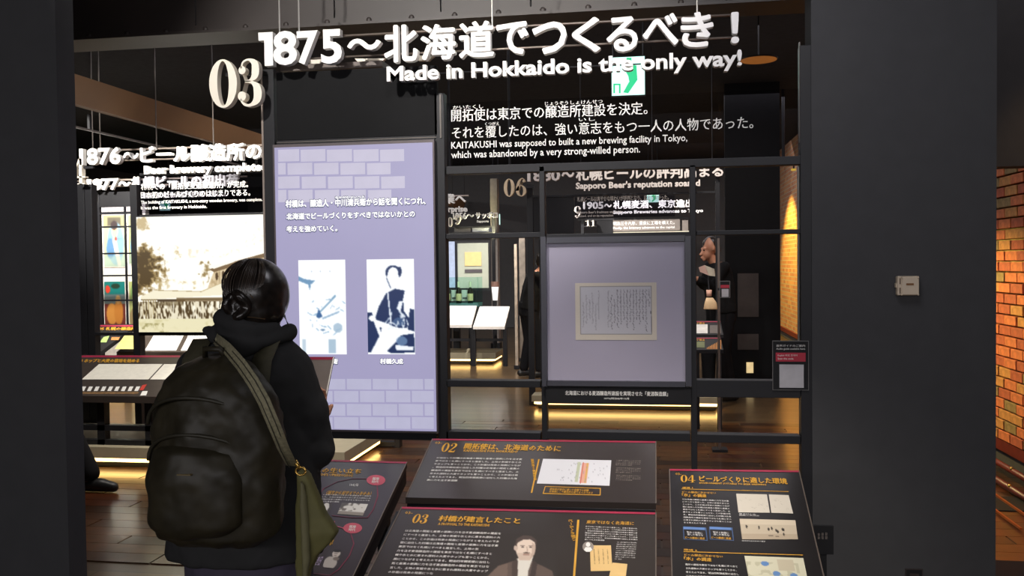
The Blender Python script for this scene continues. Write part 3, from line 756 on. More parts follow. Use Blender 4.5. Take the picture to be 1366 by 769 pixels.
# --- desk 03
t=desk('reading_desk','sloping reading desk numbered 03 with a sepia portrait, in the front row below desk 02',[(536,677),(875,684.5),(875,905),(424,900)],mat('desk_print_brown_two',(47,40,36),.3,var=.05,scale=5,coat=.15),True)
italic_num('03',(552,686),(574,687),(548,698),GOLD,t)
desk_text('03-',(541,682.5),(551,683),(540,686),GOLD,t,**D)
desk_text('村橋が建言したこと',(587,688),(695,691.5),(584,696),GOLD,t,off=.03,**D)
desk_text('A PROPOSAL TO THE KAITAKUSHI',(585,697.5),(653,699.5),(584,701),GOLD,t,off=.02,**D)
desk_text(block(27,5,2,22)+'\n'+block(26,6,4,12),(541,707),(669,711),(517,765),PRINT,t,off=.014,**D)
desk_poly([(770,694),(772.8,694),(765,800),(762,800)],GOLD,t,**D)
desk_text('ビールへの想い',(764,694),(769,722),(758,694),GOLD,t,off=.03,**D)
desk_text('東京ではなく北海道に',(783,694.5),(846,696.5),(782,699),GOLD,t,off=.01,**D)
desk_text(block(24,7,6,9),(781,702),(850,705),(780,721),PRINT,t,off=.004,**D)
desk_text(block(18,9,8,6),(823,723),(849,724),(820,747),PRINT,t,off=.0,**D)
im=Img(120,110,(47,40,36))
SE=(150,130,116)
im.poly([(.0,1),(.03,.72),(.17,.54),(.42,.44),(.60,.43),(.80,.53),(.93,.6),(1,1)],(96,80,72))
im.poly([(.0,1),(.03,.72),(.17,.54),(.30,.49),(.34,1)],(112,94,84))
im.poly([(.42,.42),(.66,.38),(.60,.6),(.58,1),(.46,1),(.44,.6)],(222,216,206)).poly([(.36,.48),(.44,.42),(.46,.75),(.46,1),(.40,1)],(74,60,54)).poly([(.66,.42),(.72,.49),(.66,1),(.57,1)],(64,52,48))
im.ell(.545,.235,.145,.21,(226,206,190)).poly([(.42,.32),(.66,.32),(.62,.44),(.46,.44)],(206,184,168)).ell(.40,.24,.03,.05,(200,178,164))
im.poly([(.385,.2),(.40,.09),(.50,.02),(.62,.03),(.70,.10),(.705,.2),(.67,.13),(.60,.09),(.50,.10),(.42,.15),(.41,.21)],(78,64,58))
im.rect(.46,.195,.53,.205,(96,76,68)).rect(.585,.195,.65,.205,(96,76,68)).ell(.50,.225,.022,.01,(66,50,46)).ell(.615,.225,.02,.01,(66,50,46))
im.line(.565,.22,.57,.285,.008,(186,160,144)).poly([(.49,.325),(.56,.302),(.63,.325),(.56,.33)],(104,82,72)).line(.52,.35,.6,.35,.006,(160,120,108)).poly([(.64,.14),(.70,.2),(.68,.34),(.62,.42),(.64,.3)],(176,150,134),.6)
im.blur(1).build('portrait_picture',on_desk((655,712),(742,714),(642,796),(745,798),**D),AT,t)['label']='sepia portrait of a man with moustache in a suit'
YP=mat('yellow_paper',(222,186,124),.6,var=.04)
desk_poly([(787,728),(815,728),(817,762),(788,762.5)],YP,t,lift=.0015,**D); desk_poly([(817,751),(837,753),(832,790),(808,788)],YP,t,lift=.0013,**D)
for i,x in enumerate((793,799,805,811)): desk_text(jp(9,i),(x,733),(x+1.4,733+20),(x-1.6,733),mat('ink',(96,76,52),.6),t,off=.0,lift=.0022,**D)
im=Img(24,24,(120,112,106)); im.ell(.5,.35,.2,.25,(220,214,206)).ell(.5,.9,.35,.4,(206,200,194)).ell(.5,.2,.2,.12,(50,44,42))
desk_poly([(784.5+7.5*math.cos(a),730+7*math.sin(a)) for a in [i*math.pi/12 for i in range(24)]],mat('grey_print',(150,140,132),.6),t,lift=.0016,name='portrait_disc',**D)
desk_poly([(784.5+3*math.cos(a),727+3*math.sin(a)) for a in [i*math.pi/8 for i in range(16)]],PRINT,t,lift=.0019,name='portrait_face',**D)
desk_poly([(779,734),(781,730.5),(788,730.5),(790,734),(787,736.6),(782,736.6)],PRINT,t,lift=.0019,name='portrait_face',**D)
# --- desk 01 (left, partly behind the woman)
D1=D
t=desk('reading_desk','sloping purple-brown reading desk with pink discs, partly hidden by the woman',[(398,613),(543,617),(440,835),(270,830)],DESK2,True)
italic_num('01',(378,622),(399,623),(372,635),GOLD,t)
desk_text('村橋久成の生い立ち',(388,622.5),(483,626),(385,629.5),GOLD,t,off=.03,**D)
desk_text("MURAHASHI'S UPBRINGING",(406,631),(471,633),(405,634.5),GOLD,t,off=.02,**D)
for cx,cy in ((501.5,641),(470.5,705)):
    desk_poly([(cx+12.5*math.cos(a),cy+7*math.sin(a)) for a in [i*math.pi/14 for i in range(28)]],PINK,t,name='pink_disc',**D)
    desk_text('薩摩\n時代',(cx-4,cy-4),(cx+5,cy-3.5),(cx-6,cy+4),PRINT,t,off=.02,lift=.002,**D)
def dline(pts,w,m,par):
    for a,b in zip(pts[:-1],pts[1:]):
        A=PD(*a,3.55,.81,.0011); B=PD(*b,3.55,.81,.0011); d=(B-A).normalized(); n=Vector((-d.y,d.x,0))*w
        A-=d*w*.4; B+=d*w*.4
        link_mesh('route_line',[A-n,A+n,B+n,B-n],[(0,3,2,1)] ,m,par)
MG=mat('maroon_line',(118,44,66),.5)
dline([(420,668),(432,652),(450,643),(470,639),(489,639)],.0022,MG,t); dline([(503,648),(504,662),(498,680),(490,691),(470,691),(443,688)],.0022,MG,t)
dline([(446,696),(444,701),(458,705)],.003,PINK,t); dline([(468,712),(472,726),(466,742),(452,760),(440,768),(415,765)],.0022,MG,t)
desk_text('1842年',(467,645),(479,645.5),(466,649),PRINT,t,off=0,**D)
desk_text('〈誕生から留学までのあゆみ〉',(437,655),(497,656.5),(434,660),GOLD,t,off=.02,**D)
desk_text(block(20,4,3,8),(431,659.5),(496,661.5),(426,670),PRINT,t,off=.006,**D)
im=Img(24,24,(60,54,52)); im.ell(.5,.3,.3,.35,(222,216,210)).ell(.45,.9,.4,.4,(206,200,196))
im.blur(1).build('small_picture',on_desk((430,671),(443,672),(425,688),(438,689),**D),AT,t)
im=Img(50,24,(226,222,216)); n=im.noise(12,6); im.put((n>.62)&(im.v<.7),(120,112,104)).rect(0,.75,1,1,(150,142,132)).poly([(0,0),(.3,0),(.05,.5),(0,.5)],(90,84,80))
im.blur(1).build('small_picture',on_desk((456,671),(491,673),(450,686),(484,688.5),**D),AT,t)
im=Img(30,36,(58,52,54)); im.ell(.62,.22,.26,.22,(200,190,182)).ell(.4,.75,.45,.36,(180,172,166)).ell(.62,.06,.26,.1,(40,36,36)).ell(.72,.5,.2,.1,(120,108,100)).line(.5,.22,.7,.22,.02,(80,70,66)).line(.55,.34,.68,.34,.02,(90,70,66))
im.blur(1).build('small_picture',on_desk((438,733),(458,734),(430,757),(450,759),**D),AT,t)
desk_text('若き日',(422,742),(432,742.5),(415,755),mat('lilac_print',(176,160,188),.6),t,off=.03,**D)
desk_text('長崎\n留学',(436,719),(446,720),(433,727),GOLD,t,off=.02,**D)
desk_text('英国へ\n渡る',(418,640),(427,640),(415,655),PRINT,t,off=.01,**D)
# --- desk 04
t=desk('reading_desk','sloping black reading desk numbered 04 with pale photographs, at the right',[(893,626.5),(1066,628.5),(1153,1000),(902,1000)],DESK4,True)
italic_num('04',(908,634),(927,634.6),(908,643.5),GOLD,t,sh=0)
desk_text('03-',(901,631),(909,631.4),(901,634),GOLD,t,**D)
desk_text('ビールづくりに適した環境',(932.5,635),(1049,638.5),(933,643),GOLD,t,off=.03,**D)
desk_text('ENVIRONMENT SUITABLE TO BEER BREWING',(933,643.5),(1022,646),(933,645.7),GOLD,t,off=.02,**D)
desk_text('環境 1',(910,650),(924,650),(910,652.5),GOLD,t,off=.02,**D)
desk_poly([(909,652.4),(1052,656),(1052,656.6),(909,653)],GOLD,t,**D)
desk_text('ビール醸造に欠かせない',(910,655.3),(955,657),(910,658),GOLD,t,off=.01,**D)
desk_text('「氷」の調達',(909.5,658.5),(942,660),(910,663),GOLD,t,off=.03,**D)
desk_text(block(19,10,2,9),(910,665.5),(972,668),(912,698.5),PRINT,t,off=.006,**D)
for x in (911,946):
    desk_poly([(x,703),(x+31,704.5),(x+33,722),(x+1,720)],mat('blue_line',(70,96,140),.5),t,lift=.0011,name='box_outline',**D)
    desk_poly([(x+1,706.5),(x+30.3,708),(x+32,721),(x+2,719.3)],DESK4,t,lift=.0015,name='box_fill',**D)
    desk_poly([(x+1,703),(x+29,704.5),(x+29,707.5),(x+1,706.5)],mat('blue_tab',(96,132,190),.5),t,lift=.0019,name='box_tab',**D)
    desk_text('製氷と貯蔵に\n適した寒冷な',(x+5,709),(x+26,710.5),(x+6,714.5),PRINT,t,off=.0,lift=.0021,**D)
    desk_text('ビール醸造に最適',(x+3,716),(x+29,717.6),(x+3,719),GOLD,t,off=.02,lift=.0021,**D)
def sketch(w,h,n,bg=(206,198,184)):
    im=Img(w,h,bg)
    for _ in range(n):
        x,y=random.uniform(.1,.9),random.uniform(.2,.85); im.line(x,y,x+random.uniform(-.2,.2),y+random.uniform(-.1,.1),.006,(168,158,146),.6)
    return im
q=sketch(44,26,14); q.build('small_picture',on_desk((982,659),(1023,660),(985,684),(1027,684.5),**D),AT,t)['label']='pale pencil drawing, left of two'
q=sketch(30,26,14); q.build('small_picture',on_desk((1025.5,660),(1052,661),(1029,684.5),(1058,685.5),**D),AT,t)['label']='pale pencil drawing, right of two'
im=Img(80,28,(190,176,154)); im.rect(0,.0,1,.25,(204,190,168)).rect(0,.75,1,1,(176,160,138))
for x,y in ((.11,.38),(.33,.42),(.5,.5),(.56,.46),(.63,.55),(.66,.62),(.75,.5),(.77,.52),(.76,.75)): im.ell(x,y,.016,.09,(50,42,38))
im.line(.45,.8,.66,.86,.012,(80,68,58)).line(.1,.62,.18,.62,.01,(120,104,90))
im.build('small_picture',on_desk((986.5,692.5),(1061,694.5),(990,720),(1064.5,720),**D),AT,t)['label']='sepia photograph of people working on ice'
desk_text('氷を切り出す人々の様子',(990,721),(1021,722),(990,722.8),PRINT,t,off=0,**D)
desk_text('豊平川の氷\n函館の天然氷',(986,685),(1013,686),(986,688.4),PRINT,t,off=0,**D)
desk_text('環境 2',(912,732.5),(930,733.5),(912,735.3),GOLD,t,off=.02,**D)
desk_poly([(912,736),(1071,740.6),(1071,741.4),(912,736.8)],GOLD,t,**D)
desk_text('ビール醸造に欠かせない',(913,739),(964,741.5),(913,742.2),GOLD,t,off=.01,**D)
desk_text('「水」の調達',(912.5,743),(949,745),(912.5,748),GOLD,t,off=.03,**D)
desk_text(block(19,8,5),(914,752),(984,755),(917,792),PRINT,t,off=.006,**D)
im=Img(80,40,(206,202,178)); n=im.noise(16,9)
im.put((n>.6)&(im.v>.2)&(im.v<.8)&(im.u<.9),(186,182,156)).rect(.55,.1,.82,.5,(190,180,156)).ell(.33,.27,.07,.09,(96,134,184)).ell(.49,.63,.065,.09,(96,134,184)).ell(.78,.68,.065,.09,(96,134,184))
im.build('small_picture',on_desk((993,742),(1071.5,745),(1000,778),(1079,781),**D),AT,t)['label']='cream map with three blue ovals'
# small side text plate
c=thing('side_plate','small black upright plate with three tiny lines of white print right of desk 04','label plate',(PY(1098,716,3.3).x,3.3,0))
MB().pbox(1086,1112,702,740,3.3,.012).build('plate',BLK,c); 
pp=PY(1099,740,3.3); MB().box(pp.x-.01,pp.x+.01,3.302,3.32,0,pp.z).build('stem',BLK,c)
for k in range(3): wall_text('展示\n案内'[:5],1091+k*5,1094+k*5,711+(2-k)*.5,720,3.299,mat('grey_print',(150,140,132),.6),c,off=0)

# ================================================================== WALL DEVICES
YW=3.8
t=thing('thermostat_box','square beige plastic control box on the black wall at right','control box',(PY(1211,381,YW).x,YW,PY(1211,395,YW).z))
BG=mat('beige_plastic',(214,196,172),.45,var=.05)
MB().pbox(1197,1226.5,368.5,394.5,YW-.03,.03).build('housing',BG,t,bevel=.004)
MB().pbox(1195,1197.5,378,384,YW-.022,.02).build('side_clip',BG,t)
MB().pbox(1203,1226,370,393.5,YW-.034,.006).build('cover',BG,t,bevel=.002)
for y in (371.5,384): MB().pbox(1200.2,1201.4,y,y+8,YW-.0315,.003).build('vent_slot',mat('slot_brown',(70,44,22),.6),t)
MB().pbox(1209,1219,378.2,380.8,YW-.036,.003).build('badge',mat('badge_brown',(130,84,36),.5),t)
for x,y in ((1203,370.5),(1225,370.5),(1203,393.5),(1225,393.5)): MB().ball(PY(x,y,YW-.036),.004,n=8,m=6).build('corner_screw',BG,t)
t=thing('wall_outlet','small dark framed outlet low on the black wall at right','outlet',(PY(1219,766,YW).x,YW,PY(1219,775,YW).z))
MB().pbox(1208,1231,760,782,YW-.006,.006).build('cover_plate',mat('outlet_brown',(52,42,40),.5),t)
MB().pbox(1209,1230,761,781,YW-.007,.006).build('face',BLK,t); MB().pbox(1214,1226,766,776,YW-.009,.006).build('socket',mat('outlet_brown',(52,42,40),.5),t)
# exit signs
def exit_sign(x0,x1,y0,y1,Y,label,e=1.6):
    t=thing('exit_sign',label,'exit sign',(PY((x0+x1)/2,y1,Y).x,Y,PY((x0+x1)/2,y1,Y).z))
    MB().pbox(x0-1,x1+1,y0-1,y1+1,Y,.05).build('housing',BLK2,t)
    MB().pbox(x0,x1,y0,y1,Y-.002,.01).build('face',mat('exit_white',(205,255,240),.4,emit=e,var=.02),t)
    gm=mat('exit_green',(40,200,130),.4,emit=1.2,var=.02); w=x1-x0; h=y1-y0
    def pl(pts,nm):
        P=[PY(x0+a*w,y0+b*h,Y-.003) for a,b in pts]
        link_mesh(nm,P,[tuple(range(len(P)))[::-1]],gm,t)
    pl([(.36,.28),(.5,.2),(.75,.22),(.78,.6),(.55,.72),(.5,.5)],'running_figure')
    pl([(.52,.66),(.78,.6),(.5,.95),(.35,.93)],'running_figure')
    pl([(.05,.70),(.1,.70),(.1,.95),(.05,.95)],'door_mark'); pl([(.22,.70),(.27,.70),(.27,.95),(.22,.95)],'door_mark'); pl([(.05,.70),(.27,.70),(.27,.74),(.05,.74)],'door_mark')
    pl([(.45,.02),(.6,.02),(.6,.14),(.45,.14)],'running_figure')
    zt=PY(x0,y0,Y).z
    for xx in (x0+2,x1-2):
        p=PY(xx,y0,Y+.02); MB().tube([(p.x,Y+.025,p.z),(p.x,Y+.025,3.7)],.006,6).build('hanging_rod',BLK2,t)
    l=bpy.data.lights.new('exit_glow','POINT'); l.energy=.8; l.color=(.2,1,.75); l.shadow_soft_size=.1
    o=bpy.data.objects.new('exit_glow',l); COL.objects.link(o); o.location=PY((x0+x1)/2,(y0+y1)/2,Y-.12)
    return t
exit_sign(816,860,76,127,7.0,'green and white exit sign glowing behind the word the of the title')
exit_sign(213,227,268,281,15.5,'small green exit sign seen through the text of the left exhibit')
exit_sign(863,879,258,270,15.5,'small exit sign seen above the farther right exhibit title')
exit_sign(656,667,286,300,17.5,'small exit sign high between the posts left of the numeral 06')

# ================================================================== FARTHER EXHIBITS
LEDm=LED
def plinth(x0,x1,Y,depth,label,zt=.16):
    """pale plinth with a warm strip light under its overhang"""
    t=thing('light_plinth',label,'plinth',((x0+x1)/2,Y,0))
    MB().box(x0,x1,Y,Y+depth,.075,zt).build('plinth_top',PALE,t,bevel=.003)
    MB().box(x0+.06,x1-.06,Y+.06,Y+depth-.06,0,.075).build('plinth_base',BLK,t)
    MB().box(x0+.05,x1-.05,Y+.02,Y+.055,.045,.068).build('light_strip',LEDm,t)
    MB().box(x1-.05,x1-.02,Y+.05,Y+depth-.05,.045,.068).build('light_strip',LEDm,t)
    MB().box(x0+.02,x0+.05,Y+.05,Y+depth-.05,.045,.068).build('light_strip',LEDm,t)
    return t
def frame_parts(t,Y,posts,rails,panels=(),th=.08):
    for x0,x1,y0,y1,fl_ in posts: fr('post',x0,x1,y0,y1,Y,th,BLK2,t,to_floor=fl_)
    for x0,x1,y0,y1 in rails: fr('rail',x0,x1,y0,y1,Y+.005,th*.8,BLK2,t)
    for x0,x1,y0,y1 in panels: fr('panel',x0,x1,y0,y1,Y+.01,.03,BLK,t)
# ---------- row B : left, 7.1 m
YB=7.1
t=thing('exhibit_stand','black frame of the second exhibit at left that carries the bright street photograph','frame',(PY(240,500,YB).x,YB,0))
frame_parts(t,YB,[(104,116,246,600,False),(117,126,246,600,True),(177,186,246,600,True),(356,366,230,600,True),(462,474,560,600,True),(526,533,570,600,True)],
 [(186,356,228.5,232),(186,356,285,288),(117,356,444,448),(117,530,586,592),(104,530,606,619)],[])
t['label']='black frame of the second exhibit at left, around the bright sepia photograph'
MB().pbox(186,356,232,285,YB+.02,.01).build('glass_panel',glass('grey_glass',(.62,.62,.66),.01),t)
t=thing('title_sign','white raised letters of the second exhibit at left, starting 1876','sign',(PY(240,205,YB-.1).x,YB-.1,2.3))
Yl=YB-.1
wall_text('1876',106,161,198,221,Yl,WHT,t,off=.03,th=.05,split='latin',res=3)
wall_text('〜',164,185,203,213,Yl,WHT,t,off=.03,th=.05,split='cjk')
wall_text('ビール醸造所の完成',187,400,195,218.5,Yl,WHT,t,off=.035,th=.05,split='cjk')
wall_text('Beer brewery completed',192,356.5,221.5,236,Yl,WHT,t,off=.035,th=.04,split='latin')
for y in (202,216):
    a=PY(106,y,Yl+.07); b=PY(420,y,Yl+.07); b.z=a.z; MB().tube([a,b],.008,6).build('rod',RAILM,t)
for x in (124,134,209,285): a=PY(x,200,Yl+.06); MB().tube([a,(a.x,a.y,3.7)],.005,6).build('hanging_wire',mat('dull_trim2',(90,84,80),.4,.3),t)
t=thing('section_number','cream serif numeral 04 at the far left, mostly behind the near black wall','sign',(PY(100,245,Yl).x,Yl,PY(100,245,Yl).z))
wall_num('0',80,97,214,247,Yl,.05,CREAM,t); wall_num('4',97,113,211.5,246,Yl,.05,CREAM,t)
MB().pbox(104,124,222,225,Yl+.02,.02).build('bracket',BLK2,t)
t=thing('wall_text','white text on the grey glass above the bright sepia photograph','text',(PY(260,265,YB).x,YB,PY(260,283,YB).z))
for s,x0,x1,y0,y1 in (('札幌での「開拓使麦酒醸造所」が完成。',188,331,245,254),('日本初のビールづくりのはじまりである。',188,334,256,265),
  ('The building of KAITAKUSHI, a two-story wooden brewery, was complete.',188,350,268,273.5),('It was the first brewery in Hokkaido.',188,276,275.5,281)):
    wall_text(s,x0,x1,y0,y1,YB+.015,PRINT,t,off=.012)
# lit photograph
t=thing('lit_photograph','large glowing sepia photograph of a crowd before a low building','photograph',(PY(268,365,YB).x,YB,PY(268,445,YB).z))
MB().pbox(182,356.5,286.5,444.5,YB-.02,.05).build('frame',BLK2,t)
im=Img(260,236,(255,252,242)); u,v=im.u,im.v
def fbm(n,m): return (im.noise(n,m)*.5+im.noise(n*2,m*2)*.3+im.noise(n*4,m*4)*.2)
n1=fbm(14,13); n2=fbm(34,30); n3=im.noise(110,26); n4=im.noise(150,40)
def dark(mask,dens,c):
    im.put(np.clip(dens,0,1)*mask,c)
tree=np.clip(1.15-((u-.02)/.24)**2-((v-.46)/.27)**2,0,1)
dark((u<.34),np.clip((n1*.9+n2*.9+tree*.9-1.32)*5,0,1),(158,134,88)); dark((u<.3),np.clip((n1*.8+n2*1.0+tree*.8-1.5)*6,0,1),(84,66,38))
t2=np.clip(1.1-((u-.05)/.12)**2-((v-.06)/.12)**2,0,1); dark(1.0,np.clip((n2+t2*.6-1.0)*5,0,1)*.8,(186,162,112))
t3=np.clip(1.1-((u-.53)/.08)**2-((v-.46)/.16)**2,0,1); dark(1.0,np.clip((n2+t3*.6-1.0)*5,0,1),(150,128,84))
t4=np.clip(1.1-((u-.31)/.06)**2-((v-.32)/.1)**2,0,1); dark(1.0,np.clip((n2+t4*.5-1.0)*5,0,1)*.8,(190,166,116))
dark((v>.54)&(v<.63)&(u>.14)&(u<.52),np.clip((n2-.5)*5,0,1)*.8,(196,176,128)); dark((u>.84)&(v<.32),np.clip((n2-.62)*6,0,1)*.6,(214,190,170)); dark((u>.4)&(u<.8)&(v>.28)&(v<.36),np.clip((n2-.55)*6,0,1)*.5,(214,196,160))
im.poly([(.60,.47),(.76,.42),(1,.35),(1,.64),(.54,.64)],(214,194,158)); im.put((n4>.6)&(v>.48)&(v<.64)&(u>.56)&(u<.76),(170,146,106),.6)
im.poly([(.56,.46),(.76,.395),(1,.325),(1,.36),(.76,.435),(.6,.485)],(122,98,68)); im.poly([(.55,.44),(.755,.375),(.755,.40),(.6,.455)],(252,248,236))
for x in (.62,.67,.72,.77):
    im.ell(x,.52-.5*(x-.62)*.5,.011,.034,(84,64,42)); im.rect(x+.02,.47,x+.026,.62,(140,118,84),.8)
im.poly([(.02,.69),(.14,.635),(.3,.645),(.48,.65),(.66,.575),(.68,.60),(.68,.68),(.02,.72)],(238,230,204)); im.line(.14,.636,.5,.65,.003,(170,150,110)).line(.5,.65,.66,.575,.003,(190,170,130))
im.rect(.02,.712,.67,.722,(92,74,46)); dark((v>.72)&(v<.77)&(u>.15)&(u<.37),0.9,(66,50,32)); dark((v>.70)&(v<.735)&(u>.3)&(u<.68),.8,(108,86,54)); dark((v>.715)&(v<.88)&(u>.03)&(u<.14)&(np.sin(u*330)>.1),.8,(150,130,84))
cr=np.clip(1-((v-.81)/.075)**2,0,1)*(u<.69)*(v>.725)
im.put(cr>.05,(206,192,152),.55); dark(cr>.05,np.clip((n3*.7+n4*.5-.56)*6,0,1),(80,62,36)); dark(cr>.05,np.clip((im.noise(90,14)-.68)*7,0,1),(248,244,226))
im.put((v>.885)|((v>.86)&(u>.62)),(224,216,176),.9); dark(v>.89,np.clip((n1-.52)*6,0,1)*.6,(196,186,134)); dark((v>.92)&(u<.2),np.clip((n2-.5)*6,0,1)*.7,(140,130,76)); dark((v>.93)&(u>.5)&(u<.75),np.clip((n2-.55)*6,0,1)*.5,(150,140,96))
im.blur(1).build('photo_picture',on_wall(183.5,355.5,288,443.5,YB-.022),attr_mat('lightbox_picture',1.12),t)
# desk of row B
tB=thing('reading_desk','long reading desk of the second exhibit at left with large pale prints','reading desk',(PY(180,500,6.6).x,6.6,0))
ZB=dict(Yr=7.0,zr=.83)
P=[PD(x,y,7.0,.83) for x,y in ((70,474),(356,474),(356,532),(40,532))]
P=[PD(104,474,7.0,.83),PD(400,474,7.0,.83),PD(400,532,7.0,.83),PD(104,532,7.0,.83)]
x0=P[0].x-.6; x1=P[1].x; y1=P[0].y; y0=P[2].y; zt=P[0].z; zb=P[2].z
MB().quadbox([(x0,y0,zb-.05),(x1,y0,zb-.05),(x1,y1,zt-.05),(x0,y1,zt-.05),(x0,y0,zb),(x1,y0,zb),(x1,y1,zt),(x0,y1,zt)]).build('panel',mat('desk_grey_brown',(66,58,54),.4),tB)
for sx in (x0+.1,PY(124,560,y0).x,PY(188,560,y0).x,x1-.2,):
    MB().box(sx,sx+.06,y0+.05,y0+.12,.16,zb-.04).build('leg',BLK2,tB)
MB().box(x0,x1,y0+.05,y0+.10,.16,.20).build('stretcher',BLK2,tB); MB().box(x0,x1,y0+.05,y0+.10,.27,.31).build('stretcher',BLK2,tB)
desk_poly([(104,474.5),(240,474.5),(240,477),(104,477)],CRIM,tB,**ZB)
desk_text('03 ホップと大麦の栽培を始める',(106,479),(187,479),(104,484),GOLD,tB,off=.05,**ZB)
desk_poly([(132,486),(217,486),(198,506.5),(109,506.5)],mat('bright_print',(240,236,224),.5,var=.05,scale=30),tB,lift=.002,**ZB)
desk_poly([(219,486),(300,486),(290,506.5),(200,506.5)],mat('bright_print',(240,236,224),.5),tB,lift=.002,**ZB)
for i in range(9):
    x=108+i*9; desk_poly([(x+2,516),(x+7,516),(x+4,522),(x-1,522)],PRINT,tB,lift=.002,**ZB)
desk_poly([(190,514),(196,513),(191,521),(186,521)],mat('red_print',(190,60,50),.5),tB,lift=.002,**ZB)
desk_poly([(190,522),(197,522),(195,528),(187,528)],PRINT,tB,lift=.002,**ZB)
desk_poly([(110,523),(185,523),(184,526),(108,526)],mat('multi_print',(120,92,62),.5,var=.4,scale=40),tB,lift=.002,**ZB)
a=PY(40,640,6.1); b=PZ(476,616,.16)
xl=PZ(104,640,0).x-1.2; xr=PZ(500,606,0).x
plinth(xl,xr,6.15,.95,'pale plinth with a warm glowing edge under the second exhibit at left')
# ---------- row C left : 10.4 m
YC=10.4
t=thing('exhibit_stand','dim black frame of the third exhibit at left, before the poster wall','frame',(PY(155,400,YC).x,YC,0))
frame_parts(t,YC,[(113,136,258,600,True),(100,102,258,600,True)],[(95,180,284.5,286.5),(95,180,302,304)],[(60,180,257,277)],th=.05)
t=thing('title_sign','small white letters of the third exhibit at left, starting 1877, partly hidden','sign',(PY(170,245,YC-.1).x,YC-.1,2.3))
Yl=YC-.1
wall_text('1877',116,158,239,254.5,Yl,WHT,t,off=.03,th=.04,split='latin')
wall_text('〜',158,173,242,249,Yl,WHT,t,off=.03,th=.04,split='cjk')
wall_text('札幌ビールの初出荷',175,318,236,252,Yl,WHT,t,off=.035,th=.04,split='cjk')
for y in (242,250): a=PY(100,y,Yl+.07); b=PY(330,y,Yl+.07); b.z=a.z; MB().tube([a,b],.012,6).build('rod',RAILM,t)
t=thing('section_number','small cream serif numeral beginning with 0 at the far left edge, third exhibit','sign',(PY(107,262,Yl).x,Yl,PY(107,262,Yl).z))
wall_num('0',100.5,113,249,272,Yl,.05,CREAM,t); wall_num('5' if '5' in SER else '0',114,126,249,272,Yl,.05,CREAM,t)
t=thing('wall_text','faint white text behind the second exhibit glass at left','text',(PY(250,275,YC).x,YC,PY(250,281,YC).z))
wall_text('開拓使麦酒の樽を積んだ船が東京へ向けて出港した。',190,300,257,265,YC,PRINT,t,off=.01)
MB().pbox(136,330,256,284,YC+.02,.01).build('glass_backing',glass('grey_glass',(.62,.62,.66),.01),t)
# poster wall behind it
YP_=12.6
t=thing('poster_wall','pale partition at left hung with large colourful posters','partition',(PY(140,380,YP_).x,YP_,0))
X0=PY(40,380,YP_).x; X1=PY(196,380,YP_).x
MB().box(X0,X1,YP_,YP_+.1,0,PY(150,272,YP_).z).build('board',mat('off_white_board',(226,218,206),.6),t)
def poster(x0,x1,y0,y1,fn,label,bg):
    im=Img(40,80,bg); fn(im); im.blur(2)
    o=thing('poster',label,'poster',(PY((x0+x1)/2,y1,YP_-.02).x,YP_-.02,PY((x0+x1)/2,y1,YP_-.02).z),'posters on the pale partition')
    im.build('print',on_wall(x0,x1,y0,y1,YP_-.012),AT,o)
    MB().pbox(x0-1,x1+1,y0-1,y1+1,YP_-.01,.01).build('backing',mat('off_white_board',(226,218,206),.6),o)
def f1(im): im.rect(0,0,1,.25,(150,146,110)).rect(.2,.05,.8,.2,(90,84,70)).ell(.55,.55,.38,.42,(120,156,176)).ell(.52,.30,.14,.13,(226,180,140)).ell(.5,.2,.17,.09,(60,50,50)).ell(.3,.65,.18,.2,(86,124,160)).line(.5,.5,.7,.95,.08,(226,196,176)).rect(0,.8,1,1,(150,170,160),.6).ell(.56,.46,.06,.04,(200,70,60))
def f2(im): im.rect(0,.0,1,.3,(30,118,112)).rect(0,.28,1,.5,(112,128,128)).rect(0,.5,1,1,(110,50,42)).ell(.17,.17,.12,.09,(214,64,44)).ell(.55,.1,.22,.06,(40,60,44)).ell(.35,.72,.26,.24,(206,140,66)).ell(.68,.68,.22,.28,(196,126,56)).ell(.66,.4,.12,.1,(206,160,100))
def f3(im): im.rect(0,0,1,.45,(226,160,60)).ell(.6,.65,.4,.3,(110,150,196)).ell(.6,.35,.2,.14,(130,90,90)).rect(0,.85,1,1,(220,214,206))
def f4(im): im.rect(0,.15,1,.55,(140,150,110)).ell(.5,.05,.6,.16,(214,200,180)).poly([(0,.55),(.4,.5),(.7,1),(0,1)],(190,50,36)).ell(.75,.75,.25,.25,(206,110,56))
def f5(im): im.ell(.5,.3,.4,.3,(120,150,90)).line(.3,.4,.5,1,.1,(206,196,150)).ell(.3,.8,.3,.2,(150,130,90))
poster(138.5,167,287,356,f1,'poster of a seated figure in blue on grey green, upper row',(168,176,140))
poster(139.5,167,376,436,f2,'poster of two amber figures under a red lantern on teal, lower row',(90,90,80))
poster(101,114.5,288,352,f3,'orange and blue poster at the far left, upper row',(190,160,120))
poster(102.5,116.5,376,438,f4,'olive and red poster at the far left, lower row',(150,150,110))
poster(171.5,190,287,352,f1,'narrow visible strip of a green poster, upper row right of the blue figure',(150,160,110))
poster(172.5,190,376,436,f5,'yellow-green poster strip, lower row beside the lit photograph',(170,176,110))
t=thing('metal_mesh','thin black grid of bars in front of the posters','grid',(PY(155,360,11.6).x,11.6,0))
for x in (115,168): 
    p=PY(x,360,11.6).x; MB().box(p-.012,p+.012,11.6,11.62,0,2.4).build('bar',BLK2,t)
for y in (284,303,338.5,368,401):
    z=PY(150,y,11.6).z; MB().box(PY(60,360,11.6).x,PY(182,360,11.6).x,11.6,11.62,z-.011,z+.011).build('bar',BLK2,t)
